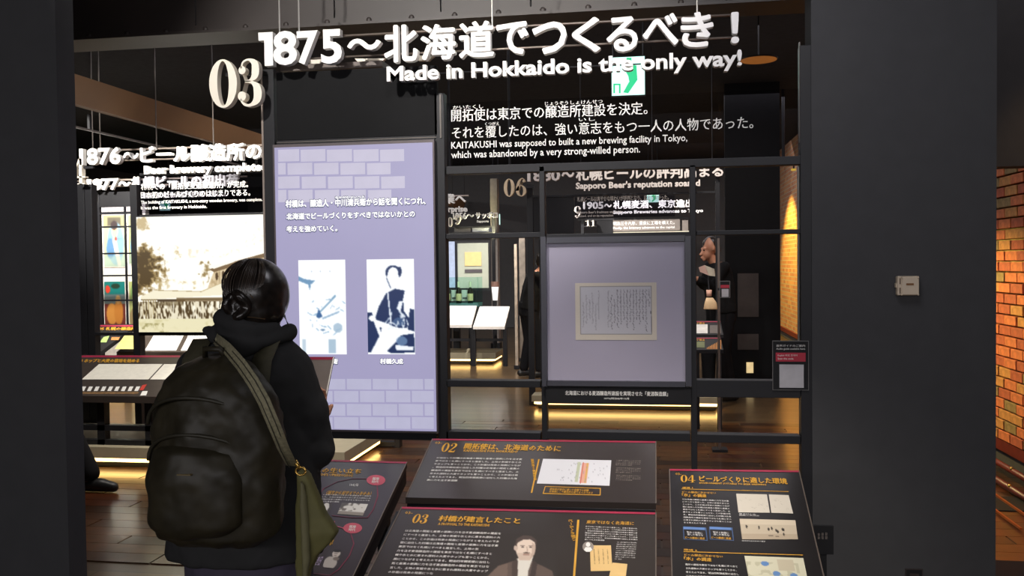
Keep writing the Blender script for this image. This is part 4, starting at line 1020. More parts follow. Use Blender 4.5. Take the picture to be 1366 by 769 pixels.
# desks of row C
t=thing('reading_desk','distant reading desk with bright white prints, left of the woman\'s head','reading desk',(PY(270,455,9.9).x,9.9,0))
ZC=dict(Yr=10.2,zr=.84)
A=[PD(x,y,10.2,.84) for x,y in ((193,441),(420,441),(420,470),(193,470))]
xa0,xa1,ya0,ya1=A[0].x,A[1].x,A[3].y,A[0].y
MB().quadbox([(xa0,ya0,A[3].z-.05),(xa1,ya0,A[3].z-.05),(xa1,ya1,A[0].z-.05),(xa0,ya1,A[0].z-.05),(xa0,ya0,A[3].z),(xa1,ya0,A[3].z),(xa1,ya1,A[0].z),(xa0,ya1,A[0].z)]).build('panel',mat('desk_grey_brown',(66,58,54),.4),t)
for q in ([(206,446),(246,446),(235,468),(193,468)],[(252,446),(288,446),(270,468),(229+12,468)],[(294,446),(340,446),(330,468),(278,468)]): desk_poly(q,mat('grey_white_print',(206,204,204),.5),t,lift=.003,**ZC)
for sx in (xa0+.05,xa1-.1): MB().box(sx,sx+.06,ya0+.05,ya0+.11,0,A[3].z-.04).build('leg',BLK2,t)
t=thing('reading_desk','small dark reading desk below the poster of two amber figures','reading desk',(PY(155,455,9.6).x,9.6,0))
A=[PD(x,y,10.2,.93) for x,y in ((60,433),(183,433),(183,470),(60,470))]
xa0,xa1,ya0,ya1=A[0].x,A[1].x,A[3].y,A[0].y
MB().quadbox([(xa0,ya0,A[3].z-.05),(xa1,ya0,A[3].z-.05),(xa1,ya1,A[0].z-.05),(xa0,ya1,A[0].z-.05),(xa0,ya0,A[3].z),(xa1,ya0,A[3].z),(xa1,ya1,A[0].z),(xa0,ya1,A[0].z)]).build('panel',BLK2,t)
for sx in (xa0+.05,xa1-.1): MB().box(sx,sx+.06,ya0+.05,ya0+.11,0,A[3].z-.04).build('leg',BLK2,t)
ZC2=dict(Yr=10.2,zr=.93)
desk_poly([(132,434),(183,434),(183,436),(132,436)],CRIM,t,lift=.003,**ZC2)
desk_text('05 札幌の醸造所',(133,436.5),(182,436.5),(132,441),GOLD,t,off=.03,**ZC2)
for q,m in (([(138,450),(146,448),(142,457),(133,457)],mat('green_print',(150,176,110),.5)),([(149,450),(160,450),(158,454),(148,454)],mat('tan_print',(176,120,70),.5)),([(166,448),(182,448),(180,466),(153,466)],mat('straw_print',(180,172,110),.5)),([(106,459),(118,459),(118,465),(106,465)],mat('green_print',(150,176,110),.5)),([(104,446),(116,446),(116,456),(104,456)],mat('lilac_grey',(150,140,150),.5))):
    desk_poly(q,m,t,lift=.003,**ZC2)
plinth(PY(-40,560,9.8).x,PY(420,560,9.8).x,9.9,.46,'low pale plinth with a glowing edge under the distant desks at left')
# ---------- row C right : 9.4 m
YR=9.4
t=thing('exhibit_stand','thin black frame standing behind the framed sheet, carrying the 1880 title','frame',(PY(830,400,YR).x,YR,0))
frame_parts(t,YR,[(704,712,246,500,True),(955,961,226,500,True)],[(704,961,258,261)],[(704,766,263,312),(720,920,318,520)],th=.05)
MB().pbox(767,900,262,290,YR+.02,.01).build('glass_panel',glass('grey_glass',(.62,.62,.66),.01),t)
t=thing('title_sign','white letters starting 1880 seen above the framed sheet','sign',(PY(830,235,YR-.1).x,YR-.1,2.4))
Yl=YR-.1; WD=mat('dim_white_letter',(222,214,206),.5,var=.02)
wall_text('1880',703.5,747,227.5,242.5,Yl,WD,t,off=.03,th=.05,split='latin')
wall_text('〜',749,766,229,237,Yl,WD,t,off=.03,th=.05,split='cjk')
wall_text('札幌ビールの評判高まる',768,965,224,241.5,Yl,WD,t,off=.032,th=.05,split='cjk')
wall_text("Sapporo Beer's reputation soared",768,934,243.5,255,Yl,WD,t,off=.035,th=.04,split='latin')
for x in (775,870,950): a=PY(x,226,Yl+.06); MB().tube([a,(a.x,a.y,3.7)],.003,6).build('hanging_wire',BLK,t)
t=thing('section_number','tan serif numeral 06 between the posts right of the screen','sign',(PY(687,250,Yl).x,Yl,PY(687,262,Yl).z))
TN=mat('tan_numeral',(196,176,146),.5)
wall_num('0',672,686,238.5,262.5,Yl,.05,TN,t); wall_num('6',688,702,237.5,262,Yl,.05,TN,t)
MB().pbox(700,712,248,251,Yl+.02,.02).build('bracket',BLK2,t)
t=thing('wall_text','small grey text under the 1880 title letters','text',(PY(830,268,YR).x,YR,PY(830,280,YR).z))
GT=mat('grey_text',(170,164,160),.6)
wall_text('札幌ビールは爽やかな味わいが評判となり、広まっていった。',770,892,262.5,269.5,YR+.012,GT,t,off=.01)
wall_text('Sapporo Beer’s freshness was highly\npraised, and so its reputation',770,830,282,291,YR+.012,GT,t,off=.01)
xl=PZ(710,545,0).x; xr=PZ(962,546,0).x
plinth(xl,xr,9.15,.24,'pale plinth with a bright glowing edge seen below the framed sheet',.14)
# ---------- row D : 13.4 m
YD=13.4
t=thing('exhibit_stand','distant pale-edged frame with the 1905 title above the framed sheet','frame',(PY(850,400,YD).x,YD,0))
frame_parts(t,YD,[(775,779,292,312,True),(923,925,240,330,True)],[(770,925,291,293.5),(779,925,311,313)],[(796,817,294,312)],th=.05)
MB().pbox(921.5,923,230,318,YD-.02,.02).build('pale_edge',RAILM,t)
MB().pbox(818,919,309,311.5,YD-.05,.05).build('light_strip',mat('cream_glow',(255,236,206),.5,emit=1.0),t)
MB().pbox(818,907,293,308,YD,.02).build('text_panel',mat('pale_panel',(120,112,106),.5),t)
MB().pbox(910,918,294,308,YD,.02).build('text_panel',mat('pale_panel',(120,112,106),.5),t)
t=thing('title_sign','small white letters starting 1905 above the framed sheet','sign',(PY(850,275,YD-.1).x,YD-.1,2.3))
Yl=YD-.1
wall_text('1905',778,805,269.5,279.5,Yl,WHT,t,off=.03,th=.05,split='latin')
wall_text('〜',806,816,272,277,Yl,WHT,t,off=.03,th=.05,split='cjk')
wall_text('札幌麦酒、東京進出',818,925,268,279,Yl,WHT,t,off=.03,th=.05,split='cjk')
wall_text('Sapporo Breweries advances to Tokyo',818,938,281,287,Yl,WHT,t,off=.03,th=.04)
wall_text('明治三十八年、東京に工場を構えた。',818,900,296,301,YD-.003,WHT,t,off=.01); wall_text('Finally, the brewery advances to the capital',818,900,303,307,YD-.003,WHT,t,off=.01)
t=thing('section_number','small cream numeral 09 left of the 1905 title','sign',(PY(766,283,Yl).x,Yl,PY(766,291,Yl).z))
wall_num('0',756.5,765.5,275.5,291,Yl,.05,CREAM,t); wall_num('9',766,775,275,291,Yl,.05,CREAM,t)
MB().pbox(775,782,282,284,Yl+.02,.02).build('bracket',BLK2,t)
t=thing('section_number','tiny white numeral 11 below the 09 numeral','sign',(PY(788,298,Yl).x,Yl,PY(788,302,Yl).z))
wall_num('1',781,787,294,302,Yl,.05,CREAM,t); wall_num('1',788,794,294,302,Yl,.05,CREAM,t)
MB().pbox(778,796,301.5,303,Yl+.02,.03).build('bracket',BLK2,t)
# window between posts: distant signs
t=thing('title_sign','distant white letters ending in prise, seen between the posts right of the screen','sign',(PY(610,270,12.0).x,12.0,2.3))
wall_text('業へ',592,621,259,272,12.0,WHT,t,off=.035,th=.05,split='cjk')
wall_text('enterprise',578,623,276,286,12.0,WHT,t,off=.035,th=.04,split='latin')
a=PY(590,262,12.06);b=PY(625,262,12.06); MB().tube([a,(b.x,b.y,a.z)],.01,6).build('rod',RAILM,t); MB().tube([a,(a.x,a.y,3.7)],.004,6).build('hanging_wire',BLK,t)
t=thing('title_sign','tiny white letters starting 1956 between the posts right of the screen','sign',(PY(630,290,15.0).x,15.0,2.3))
wall_text('1956〜',604,632,284,293,15.0,WHT,t,off=.03,th=.04,split='cjk'); wall_text('サッポロ',634,664,283,292,15.0,WHT,t,off=.03,th=.04,split='cjk'); wall_text('Sapporo',636,652,294,298,15.0,WHT,t,off=.03)
a=PY(620,288,15.03); MB().tube([a,(a.x,a.y,3.7)],.004,6).build('hanging_wire',BLK,t)
t=thing('section_number','tiny white numeral 08 between the posts right of the screen','sign',(PY(604,298,14.9).x,14.9,PY(604,303,14.9).z))
wall_num('0',597,603.5,290,303,14.9,.05,CREAM,t); wall_num('9',606,614,287,300,14.9,.05,CREAM,t); a=PY(604,292,14.96); MB().tube([a,(a.x,a.y,3.7)],.004,6).build('hanging_wire',BLK,t)
t=thing('exhibit_stand','distant grey glass exhibit under the 1956 letters','frame',(PY(640,310,15.1).x,15.1,0))
frame_parts(t,15.1,[(594,597,300,500,True),(657,661,286,500,True)],[(597,657,302,304),(597,657,310,313)],[],th=.05)
MB().pbox(630,656,304,310,15.15,.02).build('text_panel',mat('slate_panel',(110,112,124),.5),t)
MB().pbox(606,628,304,310,15.15,.02).build('text_panel',mat('dull_panel',(60,56,56),.5),t)
# distant board with tan certificate, bottle case, desks
t=thing('certificate_board','distant grey green board with a small tan certificate, right of the screen','board',(PY(630,355,14.0).x,14.3,0))
MB().pbox(607,654,321,388,14.3,.05).build('frame',BLK2,t)
MB().pbox(610.5,651.5,324.5,384.5,14.29,.02).build('board',mat('grey_green_board',(176,180,164),.5,var=.03),t)
MB().pbox(620,642,336.5,355,14.275,.01).build('certificate',mat('tan_certificate',(236,198,136),.5,var=.05),t)
MB().pbox(620,643,359.5,364,14.275,.01).build('caption_plate',mat('dull_panel2',(80,74,78),.5),t)
MB().pbox(628,634,388,500,14.32,.03).build('stand',BLK2,t)
t=thing('pale_screen','narrow pale blue lit panel just right of the screen frame','screen',(PY(600,350,14.2).x,14.2,0))
MB().pbox(594,606,322.5,384,14.2,.05).build('screen_panel',mat('pale_blue_lit',(196,208,236),.4,emit=1.0),t); MB().pbox(598,602,384,500,14.22,.03).build('stand',BLK2,t)
t=thing('display_wall','grey column behind the certificate board','column',(PY(660,350,15.6).x,15.6,0))
a=PY(655,350,15.6); b=PY(664,350,15.6); MB().box(a.x,b.x,15.6,15.8,0,3.0).build('column',mat('grey_column',(124,116,112),.6),t)
MB().box(a.x-.02,b.x+.02,15.58,15.82,0,.1).build('column_base',BLK2,t)
# desks under it
t=thing('reading_desk','pair of bright white-topped desks seen between the posts right of the screen','reading desk',(PY(637,430,13.3).x,13.3,0))
ZD=dict(Yr=13.7,zr=.86)
for q in ([(560,408),(636,408),(629,434),(555,434)],[(640,409),(680,409),(673,436),(631,436)]):
    desk_poly(q,mat('white_desk_print',(250,244,236),.5,var=.03),t,lift=0,th=.04,name='panel',**ZD)
    for (x,y) in (q[2],q[3]):
        p=PD(x,y,13.7,.86); MB().box(p.x-.03,p.x+.03,p.y+.02,p.y+.08,.0,p.z-.03).build('leg',BLK2,t)
p=PD(600,434,13.7,.86); MB().box(PD(560,434,13.7,.86).x,PD(673,434,13.7,.86).x,p.y+.03,p.y+.07,.36,.40).build('stretcher',BLK2,t)
plinth(PZ(560,480,0).x,PZ(671,480,0).x,13.2,.7,'distant pale plinth with a glowing edge under the white-topped desks',.17)
t=thing('glass_case','small glass case on the distant desks with three bottles','display case',(PY(615,390,13.75).x,13.75,0))
q0=PY(592,405,13.75); q1=PY(638,405,13.75); zc=PY(615,405,13.75).z; zt=PY(615,370,13.75).z
MB().box(q0.x,q1.x,13.74,14.1,zc-.05,zc).build('case_floor',mat('teal_board',(70,120,116),.5),t)
MB().box(q0.x+.1,q0.x+.2,13.95,14.05,0,zc-.05).box(q1.x-.2,q1.x-.1,13.95,14.05,0,zc-.05).build('support',BLK2,t)
MB().box(q0.x,q1.x,13.74,13.75,zc,zt).build('glass_front',glass('teal_glass',(.80,.93,.90),.03),t)
MB().box(q1.x-.01,q1.x,13.75,14.1,zc,zt).build('glass_side',glass('teal_glass',(.80,.93,.90),.03),t)
BOT=mat('bottle_dark',(40,28,18),.25)
for i,(x,nm) in enumerate(((597,'leftmost'),(612,'middle'),(627.5,'rightmost'))):
    p=PY(x,400,13.8); h=PY(x,376,13.8).z-zc; r=h*.13
    t=thing('beer_bottle','%s of the three brown beer bottles in the distant glass case'%nm,'bottle',(p.x,13.8,zc),'beer bottles in the glass case')
    MB().lathe(p.x,13.8,[(r,zc),(r,zc+h*.55),(r*.4,zc+h*.72),(r*.38,zc+h*.95)],14).build('glass_body',BOT,t,smooth=True)
    MB().lathe(p.x,13.8,[(r*1.03,zc+h*.12),(r*1.03,zc+h*.45)],14).build('label',mat('cream_label',(226,200,150),.5),t)
    MB().lathe(p.x,13.8,[(r*.46,zc+h*.74),(r*.46,zc+h*1.0)],14).build('foil',mat('foil_cream',(230,220,190),.4),t)
for i,(x0,x1) in enumerate(((602,609),(616,624))):
    t=thing('info_card','%s small white card between the distant bottles'%('left','right')[i],'card',(PY(x0,400,13.85).x,13.85,zc))
    MB().pbox(x0,x1,387,402,13.88,.01).build('card',mat('card_white',(220,214,206),.5),t); MB().pbox(x0+1,x1-1,397,399,13.877,.004).build('print_bar',mat('dull_panel2',(80,74,78),.5),t)
t=thing('paper_lantern','bright white tapered lamp on the dark background right of the certificate board','lamp',(PY(661,395,13.95).x,13.95,0))
p=PY(660.5,392,13.95); r0=PY(665,392,13.95).x-p.x
MB().lathe(p.x,13.95,[(r0*.7,PY(660,401,13.95).z),(r0*1.05,PY(660,383,13.95).z)],14).build('shade',mat('lamp_white',(255,250,244),.5,emit=1.2),t)
MB().lathe(p.x,13.95,[(r0*1.2,PY(660,383,13.95).z+.001),(r0*1.2,PY(660,376,13.95).z)],14).build('cap',mat('lamp_cap',(120,90,80),.5),t)
MB().box(p.x-.02,p.x+.02,13.94,13.98,0,PY(660,401,13.95).z).build('stem',BLK2,t)
# slim lit columns left of the framed sheet
for i,(x0,x1,y0,y1,c_,nm) in enumerate(((686.5,690,326,498,(206,190,170),'cream striped slim column left of the leaning visitor'),(708,710.5,268,470,(168,130,110),'thin copper edge post behind the leaning visitor'),(693,701,318,352,(120,110,100),'grey panel standing behind the leaning visitor'))):
    Yc=12.6+i*.5
    t=thing('slim_post' if i<2 else 'hanging_panel',nm,'post' if i<2 else 'panel',(PY(x0,400,Yc).x,Yc,0))
    a=PY(x0,400,Yc);b=PY(x1,400,Yc)
    MB().box(a.x,b.x,Yc,Yc+.05,0,PY(x0,y0,Yc).z).build('shaft',mat('post_%d'%i,c_,.5,var=.3,scale=9),t)
    MB().box(a.x-.02,b.x+.02,Yc-.01,Yc+.06,0,.05).build('foot',BLK2,t)
# pale rail just behind the frame, top of the window right of the screen
t=thing('light_track','pale horizontal light track just behind the front frame above the window','light track',(PY(645,229,5.2).x,5.2,PY(645,231,5.2).z))
MB().pbox(594,690,227,231,5.2,.03).build('track',RAILM,t); MB().pbox(654,661,226.5,229.5,5.17,.03).build('lamp_head',mat('lamp_white2',(255,236,214),.5,emit=1.0),t)
MB().pbox(594,600,227,231,5.19,.01).build('end_cap',WIRE,t)
for x in (600,680): a=PY(x,227,5.21); MB().tube([a,(a.x,a.y,3.7)],.008,6).build('drop_rod',BLK2,t)
t=thing('light_track','short amber light track high at right beside the right post','light track',(PY(1052,217,12).x,12,PY(1052,218,12).z))
MB().pbox(1041,1064,216,218,12,.05).build('track',mat('amber_track',(150,92,36),.5,emit=.6),t); MB().pbox(1056,1062,225,227.5,12,.05).build('lamp_head',mat('amber_lamp',(206,170,60),.5,emit=.8),t)
a=PY(1045,217,12.02); MB().tube([a,(a.x,a.y,3.7)],.02,6).build('drop_rod',BLK2,t)
MB().pbox(1058,1060,218,226,12.02,.03).build('arm',BLK2,t)
# dark partition with dim panels right of the second visitor
t=thing('dark_partition','dark partition with dim grey panels seen in the right window of the frame','partition',(PY(1005,400,11.5).x,11.5,0))
a=PY(968,400,11.5).x; b=PY(1041,400,11.5).x
MB().box(a,b,11.5,11.6,0,3.7).build('board',mat('header_black',(.006,.006,.007),.7,srgb=False,spec=.15),t)
for x0,x1,y0,y1 in ((984,1012,365,423),(984,1012,446,467)): MB().pbox(x0,x1,y0,y1,11.49,.01).build('dim_panel',mat('dim_panel',(62,54,50),.5),t)
MB().pbox(996,1005,484,498,11.47,.03).build('lamp',mat('warm_lamp',(236,206,150),.5,emit=.9),t)
# racks of leaflets
for i,(y0,y1,lb) in enumerate(((428,447,'upper small dark desk with a white print right of the framed sheet'),(450,467,'lower small dark desk with golden bottle prints right of the framed sheet'))):
    Yk=8.9-.5*i; zk=PY(945,y0,Yk).z
    t=thing('reading_desk',lb,'reading desk',(PY(945,y0,Yk).x,Yk,0))
    Z=dict(Yr=Yk,zr=zk)
    desk_poly([(924,y0),(961,y0),(965,y1),(924,y1)],BLK2,t,lift=0,th=.03,name='panel',**Z)
    desk_poly([(926,y0+1),(961,y0+1),(961,y0+2),(926,y0+2)],CRIM,t,lift=.003,**Z)
    desk_text('07 製法',(928,y0+2),(940,y0+2),(928,y0+5),GOLD,t,**Z)
    if i==0: desk_poly([(926,433),(944,433),(944,445),(926,445)],mat('grey_white_print',(206,204,204),.5),t,lift=.003,**Z); desk_poly([(947,434),(961,434),(962,445),(947,445)],mat('dim_print',(96,90,88),.5),t,lift=.003,**Z)
    else:
        for k in range(10): desk_poly([(943+k*2,464-k*1.1),(944+k*2,464-k*1.1),(944+k*2,466),(943+k*2,466)],mat('orange_print',(196,130,50),.5),t,lift=.003,**Z)
        desk_poly([(927,456),(940,456),(940,464),(927,464)],mat('olive_print',(96,104,70),.5),t,lift=.003,**Z)
    p=PD(930,y1,Yk,zk); q=PD(960,y1,Yk,zk)
    for pp in (p,q): MB().box(pp.x-.02,pp.x+.02,p.y+.03,p.y+.07,0,p.z-.02).build('leg',BLK2,t)
guide(960,974,375,397.5,7.2,'small distant guide sign with a red band, right of the second visitor',False)
# post carrying it
t=thing('slim_post','slim grey post that carries the small distant guide sign','post',(PY(958.5,400,7.25).x,7.25,0))
a=PY(957.5,400,7.22).x; b=PY(960.5,400,7.22).x
MB().box(a,b,7.22,7.26,0,PY(958,318,7.22).z).build('shaft',mat('post_grey',(110,96,88),.4,.3),t); MB().box(a-.05,b+.05,7.18,7.30,0,.02).build('foot',BLK2,t)
MB().box(a,PY(974,385,7.22).x,7.215,7.225,PY(965,386,7.22).z-.01,PY(965,386,7.22).z+.01).build('sign_arm',BLK2,t)

# ================================================================== PEOPLE
SKIN=mat('skin',(196,140,112),.5,var=.06); 
def hand(mb,wr,dr,side,upn=Vector((0,0,1)),curl=.6,r=.0085):
    """palm, four bent fingers of unequal length and a thumb from the side of the palm"""
    wr=Vector(wr); d=Vector(dr).normalized(); s_=d.cross(upn).normalized()*side; n=s_.cross(d).normalized()*side
    for k in (-1,-.33,.33,1): mb.tube([wr,wr+d*.03+s_*k*.016,wr+d*.085+s_*k*.028],[.020,.016,.013],8)
    for k,l in ((-1,.058),(-.33,.072),(.33,.078),(1,.068)):
        b=wr+d*.083+s_*k*.028; p1=b+(d*math.cos(curl*.4)-n*math.sin(curl*.4))*l*.45
        p2=p1+(d*math.cos(curl*1.2)-n*math.sin(curl*1.2))*l*.32; p3=p2+(d*math.cos(curl*2)-n*math.sin(curl*2))*l*.25
        mb.tube([b,p1,p2,p3],[r*1.15,r*1.05,r*.95,r*.8],8); mb.ball(p3,r*.8,n=8,m=6)
    b=wr+d*.03-s_*.02; p1=b+(d*.6-s_*.8).normalized()*.035; p2=p1+(d*.9-s_*.3-n*.3).normalized()*.03
    mb.tube([b,p1,p2],[r*1.6,r*1.3,r],8); mb.ball(p2,r,n=8,m=6)
def limb(mb,pts,rs):
    mb.tube(pts,rs,14); [mb.ball(p,r*.99,n=14,m=8) for p,r in zip(pts,rs)]
def head(mb,c,fwd,k=1.0):
    """head with brow, nose, mouth, chin, eyes at half height and ears; fwd = facing direction"""
    c=Vector(c); f=Vector(fwd).normalized(); s_=f.cross(Vector((0,0,1))).normalized()
    P=lambda a,b,h: c+s_*a*k+f*b*k+Vector((0,0,h*k))
    mb.ball(P(0,-.012,.018),.076*k,.088*k,.098*k,20,14); mb.ball(P(0,.022,-.045),.055*k,.06*k,.068*k,16,12)
    mb.ball(P(0,.058,-.092),.022*k,.02*k,.018*k,12,8)
    mb.tube([P(0,.078,.01),P(0,.095,-.02),P(0,.108,-.034)],[.008*k,.010*k,.014*k],8)
    mb.ball(P(0,.083,-.062),.022*k,.01*k,.007*k,12,6); mb.ball(P(0,.083,-.071),.018*k,.01*k,.006*k,12,6)
    for q in (-1,1):
        mb.tube([P(q*.012,.080,.022),P(q*.032,.078,.026),P(q*.05,.066,.02)],[.006*k,.007*k,.005*k],8)
        mb.ball(P(q*.03,.066,.004),.013*k,.012*k,.010*k,10,8)
        mb.ball(P(q*.078,-.008,-.008),.010*k,.018*k,.030*k,10,8)
def face_parts(t,c,fwd,k=1.0):
    c=Vector(c); f=Vector(fwd).normalized(); s_=f.cross(Vector((0,0,1))).normalized()
    P=lambda a,b,h: c+s_*a*k+f*b*k+Vector((0,0,h*k))
    for q in (-1,1):
        MB().ball(P(q*.03,.072,.004),.009*k,n=10,m=8).build('eye',mat('eye_dark',(40,30,26),.2),t,smooth=True)
# ---------- the woman at the left
Wx,Wy=-1.10,2.36
def L(x,y,z): return Vector((Wx+x,Wy+y,z))
wt=thing('person','woman seen from behind in a black hooded coat, dark hair gathered at the nape','person',(Wx,Wy,0))
FD=Vector((.10,1,-.18)).normalized(); HC=L(0,.02,1.408)
b=MB(); head(b,HC,Vector((.12,1,-.05)),.94)
limb(b,[L(-.01,-.01,1.25),L(0,.0,1.38)],[.052,.05])
b.loft([(.80,Wx-.035,Wy,.16,.12),(.92,Wx-.035,Wy,.15,.11),(1.05,Wx-.035,Wy,.13,.10),(1.2,Wx-.035,Wy,.155,.10),(1.27,Wx-.03,Wy,.13,.08),(1.30,Wx-.02,Wy,.06,.055)],24)
limb(b,[L(.105,0,1.225),L(.145,.03,1.0),L(.06,.21,1.01)],[.045,.038,.026]); limb(b,[L(-.185,0,1.225),L(-.22,.03,1.0),L(-.09,.21,1.01)],[.045,.038,.026])
hand(b,L(.06,.21,1.01),(.05,.62,.8),1,Vector((0,1,0)),.9); hand(b,L(-.09,.21,1.01),(.05,.62,.8),-1,Vector((0,1,0)),.9)
for q in (-1,1): limb(b,[L(-.035+q*.08,0,.80),L(-.035+q*.085,.02,.44),L(-.035+q*.09,-.01,.08)],[.085,.055,.038]); 
for q in (-1,1): limb(b,[L(-.035+q*.09,-.03,.05),L(-.035+q*.095,.13,.03)],[.035,.028])
b.build('body',SKIN,wt,True,remesh=.007,smoothn=3); face_parts(wt,HC,Vector((.12,1,-.05)),.94)
COAT=mat('black_coat_wool',(.036,.036,.037),.85,var=.12,scale=9,srgb=False,spec=.15)
b=MB()
b.loft([(.70,Wx-.045,Wy,.225,.165),(.80,Wx-.04,Wy,.222,.16),(.95,Wx-.035,Wy,.20,.145),(1.08,Wx-.035,Wy,.185,.135),(1.2,Wx-.035,Wy,.185,.125),(1.26,Wx-.03,Wy,.155,.105),(1.30,Wx-.015,Wy,.10,.085),(1.325,Wx-.01,Wy,.075,.07)],36)
limb(b,[L(.095,0,1.215),L(.135,.02,1.09),L(.148,.03,.985),L(.11,.12,1.0),L(.07,.19,1.005)],[.063,.06,.058,.048,.038])
limb(b,[L(-.175,0,1.215),L(-.22,.02,1.09),L(-.235,.03,.985),L(-.16,.12,1.0),L(-.10,.19,1.005)],[.063,.06,.058,.048,.038])
b.build('coat',COAT,wt,True,remesh=.008,smoothn=4,disp=.022)
b=MB()   # crumpled hood lying round the neck
ring_=[]
for i in range(25):
    a=2*math.pi*i/24; rr=.084+.010*math.sin(3*a+1); ring_.append(L(rr*math.cos(a),-.01+.085*math.sin(a),1.305+.018*math.sin(2*a+.6)-.015*math.sin(a)))
b.tube(ring_,.024,10)
b.tube([p+Vector((0,-.008,.03)) for p in ring_[11:24]],[.012,.018,.024,.026,.026,.024,.026,.026,.024,.022,.018,.014,.012],10)
b.ball(L(-.09,-.05,1.315),.035,.03,.03); b.ball(L(-.125,-.04,1.325),.02,.02,.016); b.ball(L(.0,-.095,1.29),.06,.035,.035)
b.build('hood',COAT,wt,True,remesh=.008,smoothn=2,disp=.016)
b=MB()
b.loft([(.60,Wx-.035,Wy,.18,.13),(.76,Wx-.035,Wy,.185,.14),(.84,Wx-.035,Wy,.18,.135)],28)
for q in (-1,1): limb(b,[L(-.035+q*.09,0,.74),L(-.035+q*.09,.02,.44),L(-.035+q*.093,-.01,.10)],[.10,.075,.062])
b.build('trousers',mat('slate_denim',(74,68,86),.8,var=.1),wt,True,remesh=.010,smoothn=3,disp=.012)
for q in (-1,1):
    b=MB(); limb(b,[L(-.035+q*.093,-.045,.045),L(-.035+q*.098,.06,.045),L(-.035+q*.10,.14,.035)],[.045,.046,.035]); 
    b.build('shoe',mat('black_leather',(.012,.012,.013),.4,srgb=False),wt,True,remesh=.008)
HAIR=mat('dark_hair',(.014,.010,.008),.28,var=.5,scale=60,srgb=False,spec=.7)
b=MB()
b.ball(HC+Vector((0,-.016,.014)),.0885,.104,.103,28,20); b.ball(HC+Vector((-.005,-.05,-.03)),.082,.062,.066,20,14)
b.ball(HC+Vector((-.055,-.045,-.055)),.035,.035,.034); b.ball(HC+Vector((.0,-.055,-.072)),.05,.035,.03)
b.ball(HC+Vector((.03,-.03,-.03)),.058,.05,.05)
b.build('hair',HAIR,wt,True,remesh=.006,smoothn=3)
b=MB()   # twisted knot at the nape
for k in range(3):
    pts=[]
    for i in range(22):
        a=2*math.pi*i/21+k*2.1; pts.append(HC+Vector((-.008+(.022+.006*math.sin(a*2+k))*math.cos(a),-.108+.008*math.sin(a*3+k)-k*.007,-.012+(.025+.004*k)*math.sin(a))))
    b.tube(pts,.012,8)
b.ball(HC+Vector((-.008,-.105,-.012)),.026,.020,.028)
b.build('hair_knot',HAIR,wt,True,remesh=.004,smoothn=2)
b=MB()
for i in range(46):     # single strands giving the hair its grain
    a=random.uniform(-1.25,1.25); pts=[]
    for j in range(9):
        q=j/8; ph=(.25+q*1.45); x=math.sin(a)*math.sin(ph)*.0895*(1-.5*q*q); y=-.016-.105*math.sin(ph)*math.cos(a*.6); z=.014+.1035*math.cos(ph)
        pts.append(HC+Vector((x-.008*q,y,z)))
    b.tube(pts,.0011,4,False)
b.build('hair_strand',mat('hair_highlight',(.05,.035,.026),.3,srgb=False,spec=.8),wt,True)['kind']='stuff'
for i,(x,z,dx,dz) in enumerate(((-.06,.03,.018,.004),(-.065,-.005,-.004,-.014),(.028,.02,.01,-.012),(-.025,-.07,-.014,.012),(.02,-.042,.05,-.006))):
    p=HC+Vector((x,-.118 if abs(x)<.05 else -.098,z)); MB().tube([p,p+Vector((dx*.5,-.004,dz*.5+.001)),p+Vector((dx,-.001,dz))],.0012,6).build('hairpin',mat('hairpin_metal',(150,124,96),.3,.8),wt)
b=MB()
for k in range(5):
    p=HC+Vector((.08,-.012-.004*k,-.04)); b.tube([p,p+Vector((.012+.003*k,-.01,-.03)),p+Vector((.008,-.02,-.06-.006*k))],.0009,4)
b.build('loose_strand',HAIR,wt)
# backpack
bp_=thing('backpack','large dark olive backpack worn by the woman','backpack',(Wx,Wy-.25,.85))
PK=mat('olive_nylon',(.030,.025,.014),.48,var=.35,scale=12,srgb=False,spec=.4)
b=MB(); cy=Wy-.235
b.loft([(.80,Wx-.0,cy,.10,.07),(.825,Wx-.0,cy,.165,.10),(.95,Wx-.002,cy,.178,.115),(1.08,Wx+.0,cy,.172,.112),(1.18,Wx-.0,cy,.15,.10),(1.245,Wx-.0,cy+.01,.11,.08),(1.275,Wx,cy+.02,.05,.05)],36)
b.build('main_pocket',PK,bp_,True,remesh=.009,smoothn=5,disp=.03)
b=MB(); b.loft([(.84,Wx-.02,cy-.075,.09,.05),(.87,Wx-.02,cy-.08,.125,.065),(.98,Wx-.02,cy-.08,.13,.065),(1.05,Wx-.02,cy-.075,.11,.055),(1.075,Wx-.02,cy-.06,.07,.04)],30)
b.build('front_pocket',PK,bp_,True,remesh=.008,smoothn=4,disp=.022)
for k in range(2):
    zz=1.105-k*.0; pts=[Vector((Wx-.02+.135*math.cos(a),cy-.112-.0*k+.05*abs(math.cos(a))**2,1.02+k*.09+.075*math.sin(a))) for a in [math.pi*i/14 for i in range(15)]]
    MB().tube(pts,.005,6).build('zip_piping',mat('olive_piping',(.034,.030,.019),.5,srgb=False),bp_,smooth=True)
p=Vector((Wx-.03,cy-.148,1.005)); MB().box(p.x,p.x+.035,p.y-.002,p.y+.03,p.z,p.z+.003).build('brand_tab',mat('tab_gold',(120,104,70),.5),bp_)
b=MB(); b.tube([Vector((Wx-.03,cy+.0,1.265)),Vector((Wx-.02,cy-.02,1.295)),Vector((Wx+.02,cy-.02,1.295)),Vector((Wx+.03,cy,1.265))],.008,8); b.build('grab_handle',PK,bp_,smooth=True)
